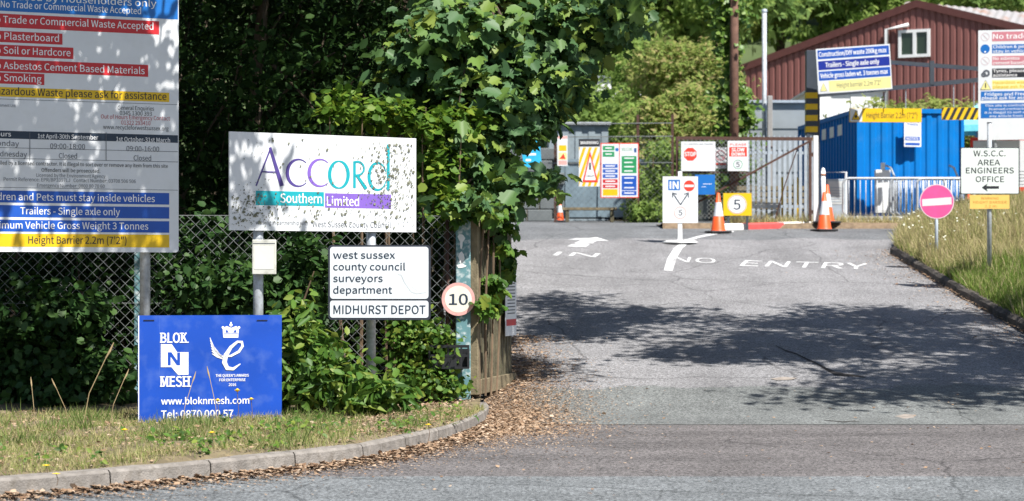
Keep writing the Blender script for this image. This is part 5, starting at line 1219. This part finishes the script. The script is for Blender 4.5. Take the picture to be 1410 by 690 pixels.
# ------------------------------------------------------------------ grass, litter, flowers
def grass(name, pts, h, w_, m, lean=.35, label=None):
    n = len(pts); nr = rng.normal(size=(n, 3)); nr[:, 2] = rng.normal(size=n)*.25
    up = np.zeros((n, 3)); up[:, 2] = 1; up[:, :2] = rng.normal(size=(n, 2))*lean
    nz = nr/np.linalg.norm(nr, axis=1, keepdims=True); ay = up/np.linalg.norm(up, axis=1, keepdims=True); ax = np.cross(ay, nz); ax /= np.linalg.norm(ax, axis=1, keepdims=True); nz = np.cross(ax, ay)
    V, Fc = tmpl('blade'); k = len(V)
    W = pts[:, None, :]+w_*V[None, :, 0:1]*ax[:, None, :]+h[:, None, None]*(V[None, :, 1:2]*ay[:, None, :]+V[None, :, 2:3]*nz[:, None, :]*1.2)
    W = W.reshape(-1, 3); me = bpy.data.meshes.new(name); idx = np.concatenate([np.array(f) for f in Fc]); per = np.array([len(f) for f in Fc])
    li = (idx[None, :]+(np.arange(n)*k)[:, None]).ravel(); tot = np.tile(per, n); st = np.concatenate([[0], np.cumsum(tot)[:-1]])
    me.vertices.add(len(W)); me.vertices.foreach_set('co', W.ravel()); me.loops.add(len(li)); me.loops.foreach_set('vertex_index', li.astype(np.int32)); me.polygons.add(len(tot)); me.polygons.foreach_set('loop_start', st.astype(np.int32)); me.update(calc_edges=True)
    me.materials.append(m); o = bpy.data.objects.new(name, me); C.objects.link(o); tag(o, label, None, None, 'stuff'); return o
def verge_pts(n, back=21.6):
    out = []
    while len(out) < n:
        X = random.uniform(-4.9, -.3); d0 = np.interp(X, KX, KD)+.14; d = random.uniform(d0, max(d0+.3, min(back, d0+6.5)))
        if d > 23.4: continue
        nz_ = math.sin(X*2.1+d*1.3)+math.sin(X*4.7-d*2.9)+random.gauss(0, .8)
        if nz_ < -.5 or (X > -1.35 and random.random() < .8): continue
        out.append((X, d, verge_z(X, d)-.01))
    return np.array(out)
p = verge_pts(26000, 22); grass('verge_grass', p, rng.uniform(.025, .11, len(p)), .006, G_VERGE, .5, 'short half-dry grass on the kerbed verge')
pts = []
while len(pts) < 2400:
    x = random.choice([random.gauss(290, 70), random.gauss(100, 90), random.gauss(480, 60), random.uniform(-20, 560), random.gauss(560, 30)]); d = random.uniform(17.4, 20.6)
    X = (x-CX)*d/F
    if d < np.interp(X, KX, KD)+.3 or X > -.55: continue
    if math.sin(X*6)+math.sin(d*5+X*3)+random.gauss(0, .5) < .7: continue
    pts.append((X, d, verge_z(X, d)-.01))
p = np.array(pts); grass('tall_verge_grass', p, rng.uniform(.05, .19, len(p)), .008, G_TALL, .4, 'taller green grass tufts in front of the blue board')
pts = []
while len(pts) < 66000:
    d = random.uniform(24, 45); X = bank_x(d)+abs(random.gauss(0, 1))*1.9+.03
    if X/d > .34: continue
    pts.append((X, d, bank_z(X, d)-.01))
p = np.array(pts); q = np.clip((p[:, 1]-33.5)/3+np.sin(p[:, 0]*2+p[:, 1])*.25, 0, 1); s = rng.random(len(p)) < (.10+.62*q)
grass('straw_bank_grass', p[s], rng.uniform(.14, .38, s.sum()), .011, G_BANKS, .3, 'tall straw-coloured grass on the right-hand bank')
grass('green_bank_grass', p[~s], rng.uniform(.06, .26, (~s).sum()), .012, G_BANKG, .4, 'green grass on the lower right-hand bank')
pts = [(random.uniform(4.6, 9), random.uniform(45.7, 46.5), gz(45.6)+.1) for _ in range(2500)]; p = np.array(pts); grass('strip_grass', p, rng.uniform(.05, .3, len(p)), .012, G_BANKS, .35, 'dry grass along the foot of the palisade fence')
# broad-leaved weeds in the verge
pp = []
for k in range(44):
    X = random.uniform(-4.9, -.5); d0 = np.interp(X, KX, KD)+.25; d = d0+abs(random.gauss(0, 1.4))
    if d > 20.4 and X > -3.4 and X < -2.1 or d > 23: continue
    r = random.uniform(.03, .13)
    for j in range(random.randint(8, 26)):
        x_, d_ = X+random.gauss(0, r), d+random.gauss(0, r)
        pp.append((x_, d_, verge_z(x_, d_)+random.uniform(.005, .10)))
p = np.array(pp); o = leaves('verge_weeds', p, np.tile([.1, -.4, 1.], (len(p), 1))+rng.normal(size=p.shape)*.5, rng.uniform(.025, .075, len(p)), 'leaf', L_LAUREL); tag(o, 'low broad-leaved weeds in the verge grass', None, None, 'stuff')
# white umbels on the bank
pts = []
while len(pts) < 150:
    d = random.uniform(36.5, 43.5); X = bank_x(d)+random.uniform(.1, 1.6); pts.append((X, d, bank_z(X, d)+random.uniform(.22, .45)))
p = np.array(pts); o = leaves('white_flowers', p, np.tile([0, -.3, 1.], (len(p), 1))+rng.normal(size=p.shape)*.3, rng.uniform(.02, .045, len(p)), 'round', FLOWERW); tag(o, 'white umbel flowers scattered through the bank grass', None, None, 'stuff')
# leaf litter
pts = []
while len(pts) < 42000:
    r = random.random()
    if r < .40:   # along the verge kerb
        q = kp[random.randint(12, len(kp)-1)]; off = abs(random.gauss(0, .2)); X, d, z = q.x+off*.75, q.y-off*.75, .012
        if d > 23.5: continue
    elif r < .80: # mouth of the gate
        X, d = random.gauss(.2, .45), random.uniform(20.6, 29)
        if X < -.25 and d < 23.6 or X < -.3: continue
        if X > -.05+.3*abs(math.sin(d*.9))+random.expovariate(3.8): continue
        z = max(0, gz(d))+.012
    elif r < .88:
        X, d = random.triangular(-2.1, -.3, -.8), random.uniform(18.6, 23.6)
        if d < np.interp(X, KX, KD)+.12: continue
        z = verge_z(X, d)+.015
    elif r < .96:
        X, d = random.uniform(-4.9, -.5), random.uniform(15, 21)
        if d < np.interp(X, KX, KD)+.12: continue
        z = verge_z(X, d)+.02
    else:
        d = random.uniform(26, 40); X = bank_x(d)-.06-random.expovariate(4); z = gz(d)+.012
    pts.append((X, d, z+random.uniform(0, .015)))
nfine = 32000
while len(pts) < 42000+nfine:   # fine crumbs and needles
    if random.random() < .42:
        q = kp[random.randint(10, len(kp)-1)]; off = abs(random.gauss(0, .34)); X, d = q.x+off*.75, q.y-off*.75
    else:
        X, d = -.3+abs(random.gauss(0, .55)), random.gauss(23.6, 1.9)
        if X < -.25 and d < 23.6: continue
    pts.append((X, d, max(0, gz(d))+.006+random.uniform(0, .006)))
p = np.array(pts); nr = np.tile([0, 0, 1.], (len(p), 1))+rng.normal(size=p.shape)*.22
o = leaves('fallen_leaves', p, nr, np.where(np.arange(len(p)) < 42000, np.minimum(.055, .010+rng.exponential(.011, len(p))), rng.uniform(.009, .022, len(p))), 'litter', LITTER); tag(o, 'dry brown fallen leaves along the kerb and gate mouth', None, None, 'stuff')
pts = [(random.uniform(-3, 6), random.uniform(15, 25), .006) for _ in range(260)]; p = np.array(pts); p[:, 2] = [gz(d)+.008 for d in p[:, 1]]
o = leaves('scattered_leaves', p, np.tile([0, 0, 1.], (len(p), 1))+rng.normal(size=p.shape)*.2, rng.uniform(.015, .04, len(p)), 'litter', LITTER); tag(o, 'few dry leaves scattered over the open road', None, None, 'stuff')
# yellow flowers
def vp(x, y):
    d = 20.
    for _ in range(40):
        X = (x-CX)*d/F; d = F*(EYE-verge_z(X, d)-.12)/(y-HY)
    return Vector(((x-CX)*d/F, d, 0))
fl = None
for x, y, h in ((172, 597, .12), (64, 634, .08), (78, 643, .07), (292, 598, .12), (590, 583, .12), (327, 572, .26), (346, 570, .2), (300, 568, .2)):
    q = vp(x, y); loc = Vector((q.x, q.y, verge_z(q.x, q.y)-.01))
    if fl is None:
        fl = thing('dandelion', 'small yellow flower in the verge grass', 'flower', loc, 0, 'yellow flowers in the verge grass')
        b = MB(); b.tube([(0, 0, 0), (.01, 0, .08), (.0, -.01, .16)], .003, TWIG, 5); b.build('stem', fl)
        b = MB()
        for k in range(12):
            a = k*math.pi/6; b.add([(0, -.01, .16), (.028*math.cos(a-.25), .028*math.sin(a-.25)-.01, .172), (.028*math.cos(a+.25), .028*math.sin(a+.25)-.01, .172)], [(0, 1, 2)], FLOWERY)
        b.lathe([(.016, .168), (.01, .178), (.001, .18)], FLOWERY, 8, (0, -.01)); b.build('flower_head', fl)
    else: o = dup(fl, loc); o.scale = (1, 1, h/.14)
sk = None
for x, y, s, rz in ((113, 566, 1.0, .2), (48, 568, .62, 2), (96, 568, .6, 3), (150, 566, .7, .6), (250, 570, .7, 1.), (300, 572, .75, 2.2)):
    q = vp(x, y+6); loc = (q.x, q.y, verge_z(q.x, q.y)-.01)
    if sk is None:
        sk = thing('dry_grass_stalk', 'tall dry seed stalk standing in the verge grass', 'grass stalk', loc, rz, 'dry stalks in the verge grass')
        b = MB(); b.tube([(0, 0, 0), (.06, 0, .32), (.2, 0, .62)], .004, STALKM, 5); b.build('stem', sk)
        b = MB(); b.tube([(.2, 0, .62), (.235, 0, .68), (.27, 0, .76)], [.005, .011, .003], STALKM, 6); b.build('seed_head', sk)
    else: o = dup(sk, loc, rz); o.scale = (s, s, s)
